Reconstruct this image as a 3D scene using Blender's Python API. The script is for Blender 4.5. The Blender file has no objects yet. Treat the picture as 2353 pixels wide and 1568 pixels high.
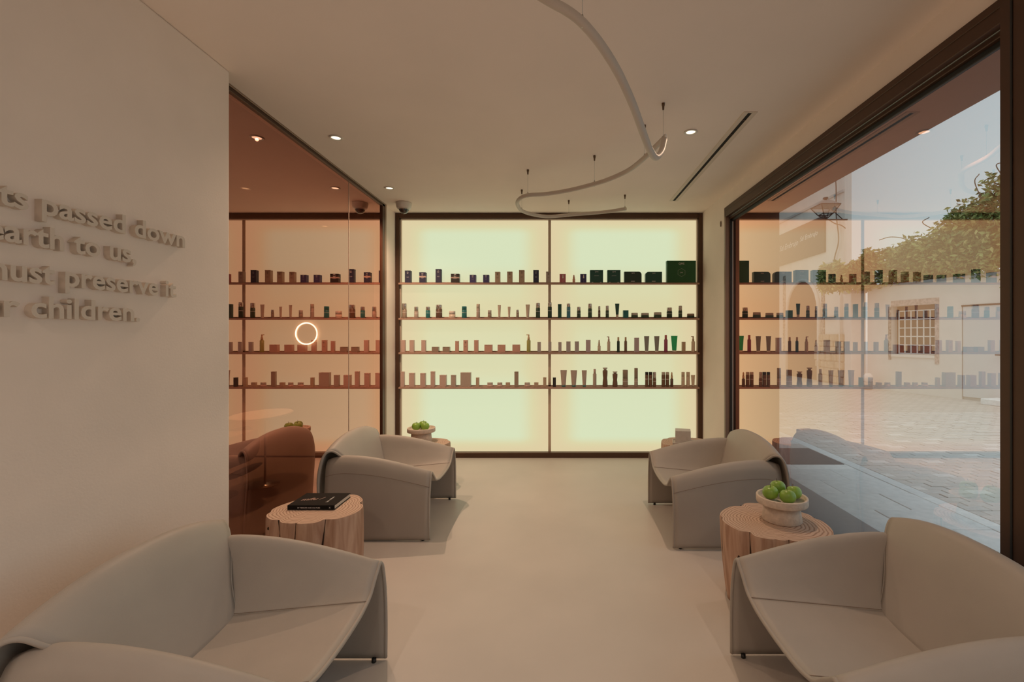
import bpy, bmesh, math, random
from mathutils import Vector, Matrix

random.seed(7)
S = bpy.context.scene
COL = S.collection

# ------------------------------------------------------------------ camera
F, CX, CY, CAMZ = 1075.0, 1278.0, 773.0, 1.44      # focal length (px), principal point, eye height
cam_data = bpy.data.cameras.new('camera')
cam = bpy.data.objects.new('camera', cam_data)
COL.objects.link(cam)
cam.location = (0, 0, CAMZ)
cam.rotation_euler = (math.pi / 2, 0, 0)
cam_data.sensor_width = 36.0
cam_data.lens = F * 36.0 / 2353.0
cam_data.shift_x = -(CX - 1176.5) / 2353.0
cam_data.shift_y = -(784.0 - CY) / 2353.0
cam_data.clip_start = 0.02
S.camera = cam

# ------------------------------------------------------------------ world, sun, exposure
W = bpy.data.worlds.new('overcast_sky')
S.world = W
W.use_nodes = True
wn = W.node_tree
wn.nodes.clear()
_o = wn.nodes.new('ShaderNodeOutputWorld')
_b = wn.nodes.new('ShaderNodeBackground')
_t = wn.nodes.new('ShaderNodeTexCoord')
_s = wn.nodes.new('ShaderNodeSeparateXYZ')
_r = wn.nodes.new('ShaderNodeValToRGB')
_r.color_ramp.elements[0].position = 0.0
_r.color_ramp.elements[0].color = (0.66, 0.72, 0.70, 1)
_r.color_ramp.elements[1].position = 0.55
_r.color_ramp.elements[1].color = (0.44, 0.57, 0.64, 1)
wn.links.new(_t.outputs['Generated'], _s.inputs[0])
wn.links.new(_s.outputs['Z'], _r.inputs[0])
wn.links.new(_r.outputs[0], _b.inputs[0])
_b.inputs[1].default_value = 1.16
wn.links.new(_b.outputs[0], _o.inputs[0])

sun_d = bpy.data.lights.new('hazy_sun', 'SUN')
sun_d.energy = 1.3
sun_d.angle = math.radians(40)
sun_d.color = (1.0, 0.97, 0.93)
sun = bpy.data.objects.new('hazy_sun', sun_d)
COL.objects.link(sun)
sun.rotation_euler = Vector((0.05, 0.50, -0.85)).to_track_quat('-Z', 'Y').to_euler()

S.view_settings.view_transform = 'Standard'
S.view_settings.look = 'None'
S.view_settings.gamma = 1.0
S.view_settings.use_curve_mapping = False
S.view_settings.exposure = 0.0
S.cycles.max_bounces = 10
S.cycles.diffuse_bounces = 5
S.cycles.glossy_bounces = 5
S.cycles.transparent_max_bounces = 12
S.cycles.caustics_reflective = False
S.cycles.caustics_refractive = False
S.cycles.sample_clamp_indirect = 4.0

DOWN_W = 60.0            # power of one ceiling downlight in view
DOWN_C = (1.0, 0.68, 0.46)
FILL_C = (1.0, 0.80, 0.65)   # cooler fill lamps added out of view behind the camera

# ------------------------------------------------------------------ room dimensions
D = 5.529        # front of the lit shelving (back wall)
CEIL = 2.90
XL = -1.903      # tinted glass plane on the left
XT = -1.80       # lettered wall face
XR = 1.733       # right wall face
YT = 2.581       # end of the lettered wall
YW0, YW1 = 1.766, 4.777     # street window opening
YB = -2.6        # rear wall
XO = 2.273       # outer face of the right wall
GZ = 0.06        # street level


def at_z(px, py, z):
    y = (CAMZ - z) * F / (py - CY)
    return Vector(((px - CX) * y / F, y, z))


def at_y(px, py, y):
    return Vector(((px - CX) * y / F, y, CAMZ + (CY - py) * y / F))


# ------------------------------------------------------------------ materials
MATS = {}


def mat(name, col, rough=0.6, metal=0.0, spec=0.5, noise=0.0, nscale=20.0, bump=0.0, bscale=200.0,
        coat=0.0, emit=None, estr=1.0, stretch=None, trans=0.0, alpha=1.0):
    if name in MATS:
        return MATS[name]
    m = bpy.data.materials.new(name)
    m.use_nodes = True
    nt = m.node_tree
    p = nt.nodes['Principled BSDF']
    p.inputs['Base Color'].default_value = (*col, 1)
    p.inputs['Roughness'].default_value = rough
    p.inputs['Metallic'].default_value = metal
    p.inputs['Specular IOR Level'].default_value = spec
    p.inputs['Coat Weight'].default_value = coat
    p.inputs['Transmission Weight'].default_value = trans
    p.inputs['Alpha'].default_value = alpha
    if emit:
        p.inputs['Emission Color'].default_value = (*emit, 1)
        p.inputs['Emission Strength'].default_value = estr
    if noise or bump:
        tc = nt.nodes.new('ShaderNodeTexCoord')
        mp = nt.nodes.new('ShaderNodeMapping')
        nt.links.new(tc.outputs['Object'], mp.inputs[0])
        if stretch:
            mp.inputs['Scale'].default_value = stretch
    if noise:
        n = nt.nodes.new('ShaderNodeTexNoise')
        n.inputs['Scale'].default_value = nscale
        n.inputs['Detail'].default_value = 5
        nt.links.new(mp.outputs[0], n.inputs['Vector'])
        r = nt.nodes.new('ShaderNodeValToRGB')
        r.color_ramp.elements[0].position = 0.3
        r.color_ramp.elements[1].position = 0.7
        r.color_ramp.elements[0].color = (*[max(0, c * (1 - noise)) for c in col], 1)
        r.color_ramp.elements[1].color = (*[min(1, c * (1 + noise)) for c in col], 1)
        nt.links.new(n.outputs['Fac'], r.inputs[0])
        nt.links.new(r.outputs[0], p.inputs['Base Color'])
    if bump:
        n2 = nt.nodes.new('ShaderNodeTexNoise')
        n2.inputs['Scale'].default_value = bscale
        n2.inputs['Detail'].default_value = 4
        nt.links.new(mp.outputs[0], n2.inputs['Vector'])
        b = nt.nodes.new('ShaderNodeBump')
        b.inputs['Strength'].default_value = bump
        b.inputs['Distance'].default_value = 0.01
        nt.links.new(n2.outputs['Fac'], b.inputs['Height'])
        nt.links.new(b.outputs[0], p.inputs['Normal'])
    MATS[name] = m
    return m


def glass_mat(name, tint, refl, r0, rk):
    """thin architectural pane: tinted see-through plus an angle dependent mirror coat"""
    m = bpy.data.materials.new(name)
    m.use_nodes = True
    nt = m.node_tree
    nt.nodes.clear()
    out = nt.nodes.new('ShaderNodeOutputMaterial')
    mix = nt.nodes.new('ShaderNodeMixShader')
    tr = nt.nodes.new('ShaderNodeBsdfTransparent')
    tr.inputs[0].default_value = (*tint, 1)
    gl = nt.nodes.new('ShaderNodeBsdfGlossy')
    gl.inputs['Color'].default_value = (*refl, 1)
    gl.inputs['Roughness'].default_value = 0.0
    # mirror share rises towards grazing angles, the same from both sides of the pane
    ge = nt.nodes.new('ShaderNodeNewGeometry')
    dp = nt.nodes.new('ShaderNodeVectorMath'); dp.operation = 'DOT_PRODUCT'
    nt.links.new(ge.outputs['Normal'], dp.inputs[0]); nt.links.new(ge.outputs['Incoming'], dp.inputs[1])
    ab = nt.nodes.new('ShaderNodeMath'); ab.operation = 'ABSOLUTE'
    nt.links.new(dp.outputs['Value'], ab.inputs[0])
    iv = nt.nodes.new('ShaderNodeMath'); iv.operation = 'SUBTRACT'; iv.inputs[0].default_value = 1.0
    nt.links.new(ab.outputs[0], iv.inputs[1])
    pw = nt.nodes.new('ShaderNodeMath'); pw.operation = 'POWER'; pw.inputs[1].default_value = 3.0
    nt.links.new(iv.outputs[0], pw.inputs[0])
    fa = nt.nodes.new('ShaderNodeMath'); fa.operation = 'MULTIPLY_ADD'; fa.use_clamp = True
    fa.inputs[1].default_value = rk; fa.inputs[2].default_value = r0
    nt.links.new(pw.outputs[0], fa.inputs[0])
    nt.links.new(fa.outputs[0], mix.inputs[0])
    nt.links.new(tr.outputs[0], mix.inputs[1]); nt.links.new(gl.outputs[0], mix.inputs[2])
    nt.links.new(mix.outputs[0], out.inputs[0])
    return m


PLASTER = mat('warm_plaster', (0.91, 0.785, 0.70), 0.85, noise=0.03, nscale=3, bump=0.05, bscale=90, spec=0.2)
CEILP = mat('ceiling_paint', (0.95, 0.82, 0.74), 0.9, noise=0.02, nscale=2, spec=0.2)
FLOORM = mat('microcement_floor', (0.585, 0.53, 0.485), 0.42, noise=0.05, nscale=1.6, bump=0.03, bscale=30, spec=0.35)
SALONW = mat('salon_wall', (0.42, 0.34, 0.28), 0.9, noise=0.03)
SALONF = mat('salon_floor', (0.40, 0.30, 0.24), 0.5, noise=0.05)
BRONZE = mat('bronze_metal', (0.085, 0.042, 0.024), 0.42, metal=0.35, noise=0.06, nscale=8)
BRONZE_L = mat('bronze_metal_light', (0.30, 0.20, 0.145), 0.45, metal=0.3)
SHELFM = mat('shelf_metal', (0.46, 0.29, 0.22), 0.4, metal=0.2, noise=0.05)
BLACK = mat('black_rubber', (0.012, 0.012, 0.012), 0.5)
ALU = mat('grey_gasket', (0.35, 0.38, 0.38), 0.4, metal=0.6)
CHAIR = mat('cream_leather', (0.41, 0.37, 0.33), 0.52, noise=0.03, nscale=6, bump=0.06, bscale=420, spec=0.35)
STITCH = mat('stitch_thread', (0.24, 0.18, 0.14), 0.8)
PIPING = mat('welt_leather', (0.39, 0.35, 0.31), 0.55)
TUBEW = mat('frosted_tube', (0.62, 0.55, 0.48), 0.5, spec=0.3)
STEEL = mat('brushed_steel', (0.55, 0.52, 0.48), 0.3, metal=1.0)
FERR = mat('brown_ferrule', (0.14, 0.085, 0.05), 0.4, metal=0.4)
WHITEP = mat('white_plastic', (0.75, 0.70, 0.64), 0.4)
LAMP = mat('lit_lens', (0.9, 0.8, 0.65), 0.3, emit=(1.0, 0.86, 0.62), estr=1.6)
RINGE = mat('lit_ring', (0.9, 0.85, 0.7), 0.3, emit=(1.0, 0.95, 0.82), estr=16.0)
GLASS_L = glass_mat('bronze_tinted_glass', (0.44, 0.26, 0.165), (1.0, 0.56, 0.46), 0.44, 1.1)
GLASS_R = glass_mat('street_window_glass', (0.90, 0.93, 0.93), (1.0, 0.59, 0.47), 0.20, 2.7)


# ------------------------------------------------------------------ mesh helpers
class MB:
    def __init__(self):
        self.v, self.f, self.sm, self.mi = [], [], [], []

    def add(self, vs, fs, smooth=False, mi=0):
        o = len(self.v)
        self.v += [tuple(p) for p in vs]
        for f in fs:
            self.f.append(tuple(i + o for i in f)); self.sm.append(smooth); self.mi.append(mi)
        return self

    def box(self, a, b, mi=0):
        x0, x1 = sorted((a[0], b[0])); y0, y1 = sorted((a[1], b[1])); z0, z1 = sorted((a[2], b[2]))
        vs = [(x0, y0, z0), (x1, y0, z0), (x1, y1, z0), (x0, y1, z0), (x0, y0, z1), (x1, y0, z1), (x1, y1, z1), (x0, y1, z1)]
        fs = [(0, 3, 2, 1), (4, 5, 6, 7), (0, 1, 5, 4), (1, 2, 6, 5), (2, 3, 7, 6), (3, 0, 4, 7)]
        return self.add(vs, fs, mi=mi)

    def bbox(self, a, b, r, seg=2):
        """box with rounded vertical and horizontal edges"""
        bm = bmesh.new()
        bmesh.ops.create_cube(bm, size=1.0)
        sx, sy, sz = (abs(b[i] - a[i]) for i in range(3))
        cx, cy, cz = ((a[i] + b[i]) / 2 for i in range(3))
        for v in bm.verts:
            v.co = Vector((v.co.x * sx + cx, v.co.y * sy + cy, v.co.z * sz + cz))
        bmesh.ops.bevel(bm, geom=list(bm.edges), offset=min(r, sx * .45, sy * .45, sz * .45), segments=seg, affect='EDGES', profile=0.5)
        bm.verts.index_update()
        self.add([v.co[:] for v in bm.verts], [[v.index for v in f.verts] for f in bm.faces], smooth=False)
        bm.free()
        return self

    def lathe(self, prof, n=24, c=(0, 0, 0), sx=1.0, sy=1.0, smooth=True, mi=0):
        """revolve (r, z) profile about Z; ends are closed when r is 0"""
        vs, fs = [], []
        for r, z in prof:
            for k in range(n):
                a = 2 * math.pi * k / n
                vs.append((c[0] + r * sx * math.cos(a), c[1] + r * sy * math.sin(a), c[2] + z))
        for i in range(len(prof) - 1):
            for k in range(n):
                k2 = (k + 1) % n
                fs.append((i * n + k, i * n + k2, (i + 1) * n + k2, (i + 1) * n + k))
        if prof[0][0] > 1e-6:
            fs.append(tuple(range(n - 1, -1, -1)))
        if prof[-1][0] > 1e-6:
            fs.append(tuple((len(prof) - 1) * n + k for k in range(n)))
        return self.add(vs, fs, smooth, mi)

    def cyl(self, p0, p1, r0, r1=None, n=12, smooth=True, mi=0):
        r1 = r0 if r1 is None else r1
        p0, p1 = Vector(p0), Vector(p1)
        q = (p1 - p0).to_track_quat('Z', 'Y')
        vs = []
        for p, r in ((p0, r0), (p1, r1)):
            for k in range(n):
                a = 2 * math.pi * k / n
                vs.append(p + q @ Vector((r * math.cos(a), r * math.sin(a), 0)))
        fs = [(k, (k + 1) % n, n + (k + 1) % n, n + k) for k in range(n)]
        self.add(vs, fs, smooth, mi)
        return self.add(vs, [tuple(range(n - 1, -1, -1)), tuple(range(n, 2 * n))], False, mi)

    def tube(self, pts, r, n=8, closed=False, mi=0):
        pts = [Vector(p) for p in pts]
        m = len(pts)
        tang = []
        for i in range(m):
            a = pts[(i - 1) % m] if (closed or i > 0) else pts[0]
            b = pts[(i + 1) % m] if (closed or i < m - 1) else pts[-1]
            tang.append((b - a).normalized())
        nrm = tang[0].orthogonal().normalized()
        vs, fs = [], []
        for i in range(m):
            nrm = (nrm - tang[i] * nrm.dot(tang[i])).normalized()
            bi = tang[i].cross(nrm)
            rr = r[i] if isinstance(r, (list, tuple)) else r
            for k in range(n):
                a = 2 * math.pi * k / n
                vs.append(pts[i] + (nrm * math.cos(a) + bi * math.sin(a)) * rr)
        for i in range(m if closed else m - 1):
            j = (i + 1) % m
            for k in range(n):
                fs.append((i * n + k, i * n + (k + 1) % n, j * n + (k + 1) % n, j * n + k))
        if not closed:
            fs.append(tuple(range(n - 1, -1, -1))); fs.append(tuple((m - 1) * n + k for k in range(n)))
        return self.add(vs, fs, True, mi)

    def grid(self, rows, smooth=True, mi=0):
        n = len(rows[0])
        vs = [p for r in rows for p in r]
        fs = [(i * n + j, i * n + j + 1, (i + 1) * n + j + 1, (i + 1) * n + j) for i in range(len(rows) - 1) for j in range(n - 1)]
        return self.add(vs, fs, smooth, mi)

    def prism(self, poly, axis, a, b, mi=0, smooth=False):
        """extrude a 2-D polygon along an axis ('x','y','z') from a to b"""
        def P(u, w, t):
            return {'x': (t, u, w), 'y': (u, t, w), 'z': (u, w, t)}[axis]
        n = len(poly)
        vs = [P(u, w, a) for u, w in poly] + [P(u, w, b) for u, w in poly]
        self.add(vs, [(i, (i + 1) % n, n + (i + 1) % n, n + i) for i in range(n)], smooth, mi)
        return self.add(vs, [tuple(range(n - 1, -1, -1)), tuple(range(n, 2 * n))], False, mi)

    def mesh(self, name):
        me = bpy.data.meshes.new(name)
        me.from_pydata(self.v, [], self.f)
        me.polygons.foreach_set('use_smooth', self.sm)
        me.polygons.foreach_set('material_index', self.mi)
        bm = bmesh.new(); bm.from_mesh(me)
        bmesh.ops.remove_doubles(bm, verts=bm.verts, dist=1e-6)
        bmesh.ops.recalc_face_normals(bm, faces=bm.faces)
        bm.to_mesh(me); bm.free()
        me.update()
        return me

    def build(self, name, m, parent=None):
        return obj(name, self.mesh(name), m, parent)


def obj(name, me, m, parent=None):
    o = bpy.data.objects.new(name, me)
    COL.objects.link(o)
    ms = m if isinstance(m, (list, tuple)) else [m]
    if not me.materials:
        for x in ms:
            me.materials.append(x)
    if parent:
        o.parent = parent
    return o


def tag(o, label, cat, group=None):
    o['label'] = label; o['category'] = cat
    if group:
        o['group'] = group
    return o


def thing(name, label, cat, loc=(0, 0, 0), rz=0.0, group=None):
    o = bpy.data.objects.new(name, None)
    COL.objects.link(o)
    o.location = loc; o.rotation_euler = (0, 0, rz); o.empty_display_size = 0.05
    return tag(o, label, cat, group)


def struct(o):
    o['kind'] = 'structure'
    return o


def copy_tree(o, parent=None):
    c = o.copy(); COL.objects.link(c); c.parent = parent
    for ch in list(o.children):
        copy_tree(ch, c)
    return c


def crom(pts, n):
    """Catmull-Rom through pts, n samples per span"""
    P = [Vector(p) for p in pts]
    out = []
    for i in range(len(P) - 1):
        p0 = P[i - 1] if i > 0 else P[i] * 2 - P[i + 1]
        p1, p2 = P[i], P[i + 1]
        p3 = P[i + 2] if i + 2 < len(P) else P[i + 1] * 2 - P[i]
        for k in range(n):
            t = k / n
            out.append(0.5 * ((2 * p1) + (p2 - p0) * t + (2 * p0 - 5 * p1 + 4 * p2 - p3) * t * t + (3 * p1 - p0 - 3 * p2 + p3) * t ** 3))
    out.append(P[-1])
    return out


def text_mesh(txt, size=1.0, extrude=0.0, offset=0.0, align='LEFT', shear=0.0, res=3):
    c = bpy.data.curves.new('lettering', 'FONT')
    c.body = txt; c.size = size; c.extrude = extrude; c.offset = offset; c.align_x = align; c.shear = shear
    c.resolution_u = res
    o = bpy.data.objects.new('lettering', c)
    COL.objects.link(o)
    bpy.context.view_layer.update()
    me = bpy.data.meshes.new_from_object(o.evaluated_get(bpy.context.evaluated_depsgraph_get()))
    bpy.data.objects.remove(o); bpy.data.curves.remove(c)
    return me


def mesh_xrange(me):
    xs = [v.co.x for v in me.vertices]
    return (min(xs), max(xs)) if xs else (0, 0)


# ================================================================== SETTING
struct(MB().box((XT - 0.2, YB - .1, -0.1), (XR + .06, D + 0.3, 0)).build('floor', FLOORM))
struct(MB().box((XT - 0.2, YB - .1, CEIL), (XR + .1, D + 0.3, CEIL + 0.12)).build('ceiling', CEILP))

# lettered wall with a slightly softened free end
m = MB().bbox((XT - 0.20, YB - 0.1, 0.0), (XT, YT, CEIL), 0.012, 3)
struct(m.build('wall_left', PLASTER))
struct(MB().box((XL - 0.12, 5.20, 0), (XL, D + .3, CEIL)).build('wall_left_back', PLASTER))
struct(MB().box((XL - .12, D + 0.16, 0), (XR + .1, D + 0.3, CEIL)).build('wall_back', PLASTER))
struct(MB().box((XT - 0.2, YB - 0.1, 0), (XR + .06, YB, CEIL)).build('wall_rear', PLASTER))
# right wall: pier, header, solid part behind the camera
struct(MB().box((XR, YW1, 0), (XO, D + 0.3, CEIL)).build('wall_right', PLASTER))
struct(MB().box((XR, YB - .1, 2.75), (XO, YW1, CEIL)).build('wall_right_header', PLASTER))
YN0 = -2.30       # near end of the glazing, extended out of view for more daylight
struct(MB().box((XR, YB - .1, 0), (XO, YN0, 2.75)).build('wall_right_near', PLASTER))
# street side reveal: soffit and sill
SOFF = mat('dark_soffit', (0.085, 0.085, 0.085), 0.8)
struct(MB().box((XR + .07, YN0, 2.70), (XO, YW1, 2.75)).build('trim_1', SOFF))
SILL = mat('grey_sill', (0.30, 0.31, 0.31), 0.5, noise=0.04)
struct(MB().box((XR + .09, YN0, 0.0), (XO, YW1, 0.066)).build('trim_2', SILL))
JAMB = mat('shaded_jamb', (0.10, 0.085, 0.07), 0.7)  # pier jamb lies in shadow; its shade is put into this dark colour
struct(MB().box((XR + .07, YW1 - .012, 0.066), (XO, YW1 - .001, 2.70)).build('trim_3', JAMB))

# ---- street window
win = struct(bpy.data.objects.new('window_1', None)); COL.objects.link(win)
win.location = (XR, YW0, 0)


def wbar(name, a, b, m, r=0.003):
    return MB().bbox((a[0] - XR, a[1] - YW0, a[2]), (b[0] - XR, b[1] - YW0, b[2]), r, 1).build(name, m, win)


wbar('head_rail', (XR - .012, YN0, 2.655), (XR + .03, YW1, 2.75), BRONZE)
wbar('head_cover_strip', (XR - .016, YN0, 2.715), (XR - .011, YW1, 2.75), BRONZE)
wbar('head_track', (XR + .03, YN0, 2.63), (XR + .075, YW1, 2.70), BRONZE)
wbar('track_highlight', (XR + .024, YW0, 2.652), (XR + .031, YW1, 2.658), ALU, .001)
wbar('glazing_gasket', (XR + .05, YW0, 2.605), (XR + .07, YW1, 2.632), BLACK)
wbar('far_jamb', (XR - .012, YW1 - .018, 0), (XR + .045, YW1 + .02, 2.75), BRONZE_L)
wbar('jamb_gasket', (XR + .03, YW1 - .030, 0.05), (XR + .055, YW1 - .018, 2.66), BLACK)
wbar('jamb_bead', (XR + .052, YW1 - .034, 0.05), (XR + .066, YW1 - .022, 2.63), ALU)
wbar('near_post', (XR - .06, YW0 - .16, 0), (XR + .07, YW0, 2.75), BRONZE)
wbar('post_groove', (XR - .064, YW0 - .052, 0), (XR - .058, YW0 - .044, 2.75), BLACK, .001)
wbar('near_post', (XR - .06, -.35, 0), (XR + .07, -.21, 2.75), BRONZE)
wbar('bottom_rail', (XR - .012, YN0, 0), (XR + .075, YW1 - .02, 0.05), BRONZE)
wbar('bottom_gasket', (XR + .04, YW0, 0.05), (XR + .07, YW1 - .03, 0.075), BLACK)
MB().add([(0.06, 0.0, .06), (0.06, YW1 - YW0 - .02, .06), (0.06, YW1 - YW0 - .02, 2.64), (0.06, 0, 2.64)], [(0, 1, 2, 3)]).build('window_pane', GLASS_R, win)
for ya_, yb_ in ((YN0 - YW0, -.36 - YW0), (-.21 - YW0, -.16)):  # unseen extra panes, added so daylight reaches the near side of the chairs
    MB().add([(0.06, ya_, .06), (0.06, yb_, .06), (0.06, yb_, 2.64), (0.06, ya_, 2.64)], [(0, 1, 2, 3)]).build('window_pane', GLASS_R, win)

# ---- tinted glass partition on the left
part = struct(bpy.data.objects.new('wall_glass_partition', None)); COL.objects.link(part)
part.location = (XL, YT, 0)


def gbar(name, a, b, m, r=0.002):
    return MB().bbox((a[0] - XL, a[1] - YT, a[2]), (b[0] - XL, b[1] - YT, b[2]), r, 1).build(name, m, part)


JY = 4.30
gbar('head_channel', (XL - .02, YT - .1, CEIL - .035), (XL + .012, 5.20, CEIL), BRONZE)
gbar('head_lip', (XL + .012, YT - .1, CEIL - .012), (XL + .02, 5.20, CEIL), BRONZE_L)
gbar('floor_channel', (XL - .02, YT - .1, 0), (XL + .012, 5.20, .02), BRONZE)
gbar('end_post', (XL - .03, 5.10, 0), (XL + .012, 5.165, CEIL), BRONZE)
gbar('end_bead', (XL - .03, 5.165, 0), (XL + .016, 5.205, CEIL), BRONZE_L)
for nm, y0, y1 in (('glass_panel', YT - .1, JY - .004), ('glass_panel', JY + .004, 5.10)):
    MB().add([(-.004, y0 - YT, .02), (-.004, y1 - YT, .02), (-.004, y1 - YT, CEIL - .03), (-.004, y0 - YT, CEIL - .03)], [(0, 1, 2, 3)]).build(nm, GLASS_L, part)
gbar('joint_seal', (XL - .006, JY - .0025, .02), (XL - .001, JY + .0025, CEIL - .03), mat('clear_seal', (.62, .48, .38), .3), .0005)

# ---- salon room behind the tinted glass
SX0, SY0, SY1 = -5.6, 0.6, 8.2
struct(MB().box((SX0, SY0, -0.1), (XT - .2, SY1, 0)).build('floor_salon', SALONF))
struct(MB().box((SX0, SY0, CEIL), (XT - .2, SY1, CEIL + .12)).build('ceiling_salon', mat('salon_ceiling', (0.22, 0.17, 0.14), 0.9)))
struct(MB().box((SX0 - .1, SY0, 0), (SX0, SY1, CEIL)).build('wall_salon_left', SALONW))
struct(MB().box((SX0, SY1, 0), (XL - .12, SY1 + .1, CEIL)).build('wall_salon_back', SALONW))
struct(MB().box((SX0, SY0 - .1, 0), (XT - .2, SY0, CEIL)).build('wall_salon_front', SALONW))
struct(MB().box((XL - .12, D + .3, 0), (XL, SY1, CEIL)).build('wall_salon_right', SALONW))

struct(MB().box((-3.7, 5.56, 0), (XL - .12, 5.60, .012)).build('trim_4', BRONZE))

# ================================================================== BACKLIT SHELVING
def panel_mat():
    m = bpy.data.materials.new('backlit_acrylic')
    m.use_nodes = True
    nt = m.node_tree
    p = nt.nodes['Principled BSDF']
    p.inputs['Base Color'].default_value = (0.03, 0.03, 0.025, 1)
    p.inputs['Roughness'].default_value = 0.6
    tc = nt.nodes.new('ShaderNodeTexCoord')
    sp = nt.nodes.new('ShaderNodeSeparateXYZ')
    nt.links.new(tc.outputs['Generated'], sp.inputs[0])

    def math_(op, a=None, b=None, va=None, vb=None):
        n = nt.nodes.new('ShaderNodeMath'); n.operation = op
        if a is not None: nt.links.new(a, n.inputs[0])
        if b is not None: nt.links.new(b, n.inputs[1])
        if va is not None: n.inputs[0].default_value = va
        if vb is not None: n.inputs[1].default_value = vb
        return n.outputs[0]

    def edge(s, width):           # 0 at the rim, 1 inside: LED strips sit behind the middle
        inv = math_('SUBTRACT', None, s, va=1.0)
        mn = math_('MINIMUM', s, inv)
        n = nt.nodes.new('ShaderNodeMapRange'); n.interpolation_type = 'SMOOTHSTEP'
        n.inputs['From Max'].default_value = width
        nt.links.new(mn, n.inputs['Value'])
        return n.outputs[0]
    ex = edge(sp.outputs['X'], 0.22)
    ez = edge(sp.outputs['Z'], 0.07)
    e = math_('MULTIPLY', ex, ez)
    # LED rows are strongest behind the tall top and bottom bays
    row = nt.nodes.new('ShaderNodeValToRGB')
    els = row.color_ramp.elements
    els[0].position = 0.0; els[0].color = (1, 1, 1, 1)
    els[1].position = 1.0; els[1].color = (1, 1, 1, 1)
    for pos, v in ((0.24, 0.95), (0.36, 0.62), (0.48, 0.62), (0.60, 0.40), (0.70, 0.55), (0.82, 1.0)):
        q = els.new(pos); q.color = (v, v, v, 1)
    row.color_ramp.interpolation = 'EASE'
    nt.links.new(sp.outputs['Z'], row.inputs[0])
    e2 = math_('MULTIPLY', e, row.outputs[0])
    r = nt.nodes.new('ShaderNodeValToRGB')
    r.color_ramp.elements[0].position = 0.0; r.color_ramp.elements[0].color = (0.71, 0.60, 0.36, 1)
    r.color_ramp.elements[1].position = 1.0; r.color_ramp.elements[1].color = (0.665, 0.745, 0.50, 1)
    q = r.color_ramp.elements.new(0.45); q.color = (0.69, 0.65, 0.385, 1)
    nt.links.new(e2, r.inputs[0])
    nt.links.new(r.outputs[0], p.inputs['Emission Color'])
    p.inputs['Emission Strength'].default_value = 1.0
    return m


PANEL = panel_mat()
PY = 5.602                       # lit panel plane
k = D / F
FX0, FX1 = (908 - CX) * k, (1615 - CX) * k
FZ1 = CAMZ + (CY - 490) * k
unit = thing('backlit_shelving_unit', 'bronze-framed backlit display wall with four thin shelves of cosmetics', 'shelving', (0, D, 0))


def ub(name, a, b, m, r=0.003, parent=None):
    return MB().bbox((a[0], a[1] - D, a[2]), (b[0], b[1] - D, b[2]), r, 1).build(name, m, parent or unit)


fw = 9.0 * k
ub('frame_stile', (FX0, D, 0), (FX0 + fw, PY + .02, FZ1), BRONZE)
ub('frame_stile', (FX1 - fw, D, 0), (FX1, PY + .02, FZ1), BRONZE)
ub('frame_top_rail', (FX0 + fw, D, FZ1 - 11 * k), (FX1 - fw, PY + .02, FZ1), BRONZE)
ub('frame_bottom_rail', (FX0 + fw, D, 0), (FX1 - fw, PY + .02, 12 * k), BRONZE)
# pale liner just inside the frame
LINER = mat('pale_liner', (0.55, 0.44, 0.36), 0.5)
ub('frame_liner', (FX0 + fw, D + .03, 12 * k), (FX0 + fw + .012, PY, FZ1 - 11 * k), LINER, .001)
ub('frame_liner', (FX1 - fw - .012, D + .03, 12 * k), (FX1 - fw, PY, FZ1 - 11 * k), LINER, .001)
ub('frame_liner', (FX0 + fw, D + .03, FZ1 - 11 * k - .012), (FX1 - fw, PY, FZ1 - 11 * k), LINER, .001)
XM = (1263 - CX) * PY / F
MULL = mat('taupe_mullion', (0.58, 0.45, 0.34), 0.5)
ub('mullion', (XM - .017, PY - .012, 12 * k), (XM + .016, PY + .02, FZ1 - 11 * k), MULL, .001)
for a, b in ((FX0 + fw, XM - .016), (XM + .016, FX1 - fw)):
    MB().box((a, PY - D, 12 * k), (b, PY + .015 - D, FZ1 - 11 * k)).build('lit_panel', PANEL, unit)
PYF = 5.522                      # where the fronts of the products stand
SHZ = [CAMZ + (CY - y) * PYF / F for y in (650, 731, 810, 889.6)]
for z in SHZ:
    sh = ub('shelf', (FX0 + fw, PYF - .012, z - .017), (FX1 - fw, PY, z), SHELFM, .002)
    ub('shelf_back_rail', (FX0 + fw, PY - .012, z), (FX1 - fw, PY - .001, z + .014), SHELFM, .001, parent=sh)
    ub('shelf_front_lip', (FX0 + fw, PYF - .016, z - .022), (FX1 - fw, PYF - .0115, z - .004), SHELFM, .001, parent=sh)

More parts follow.
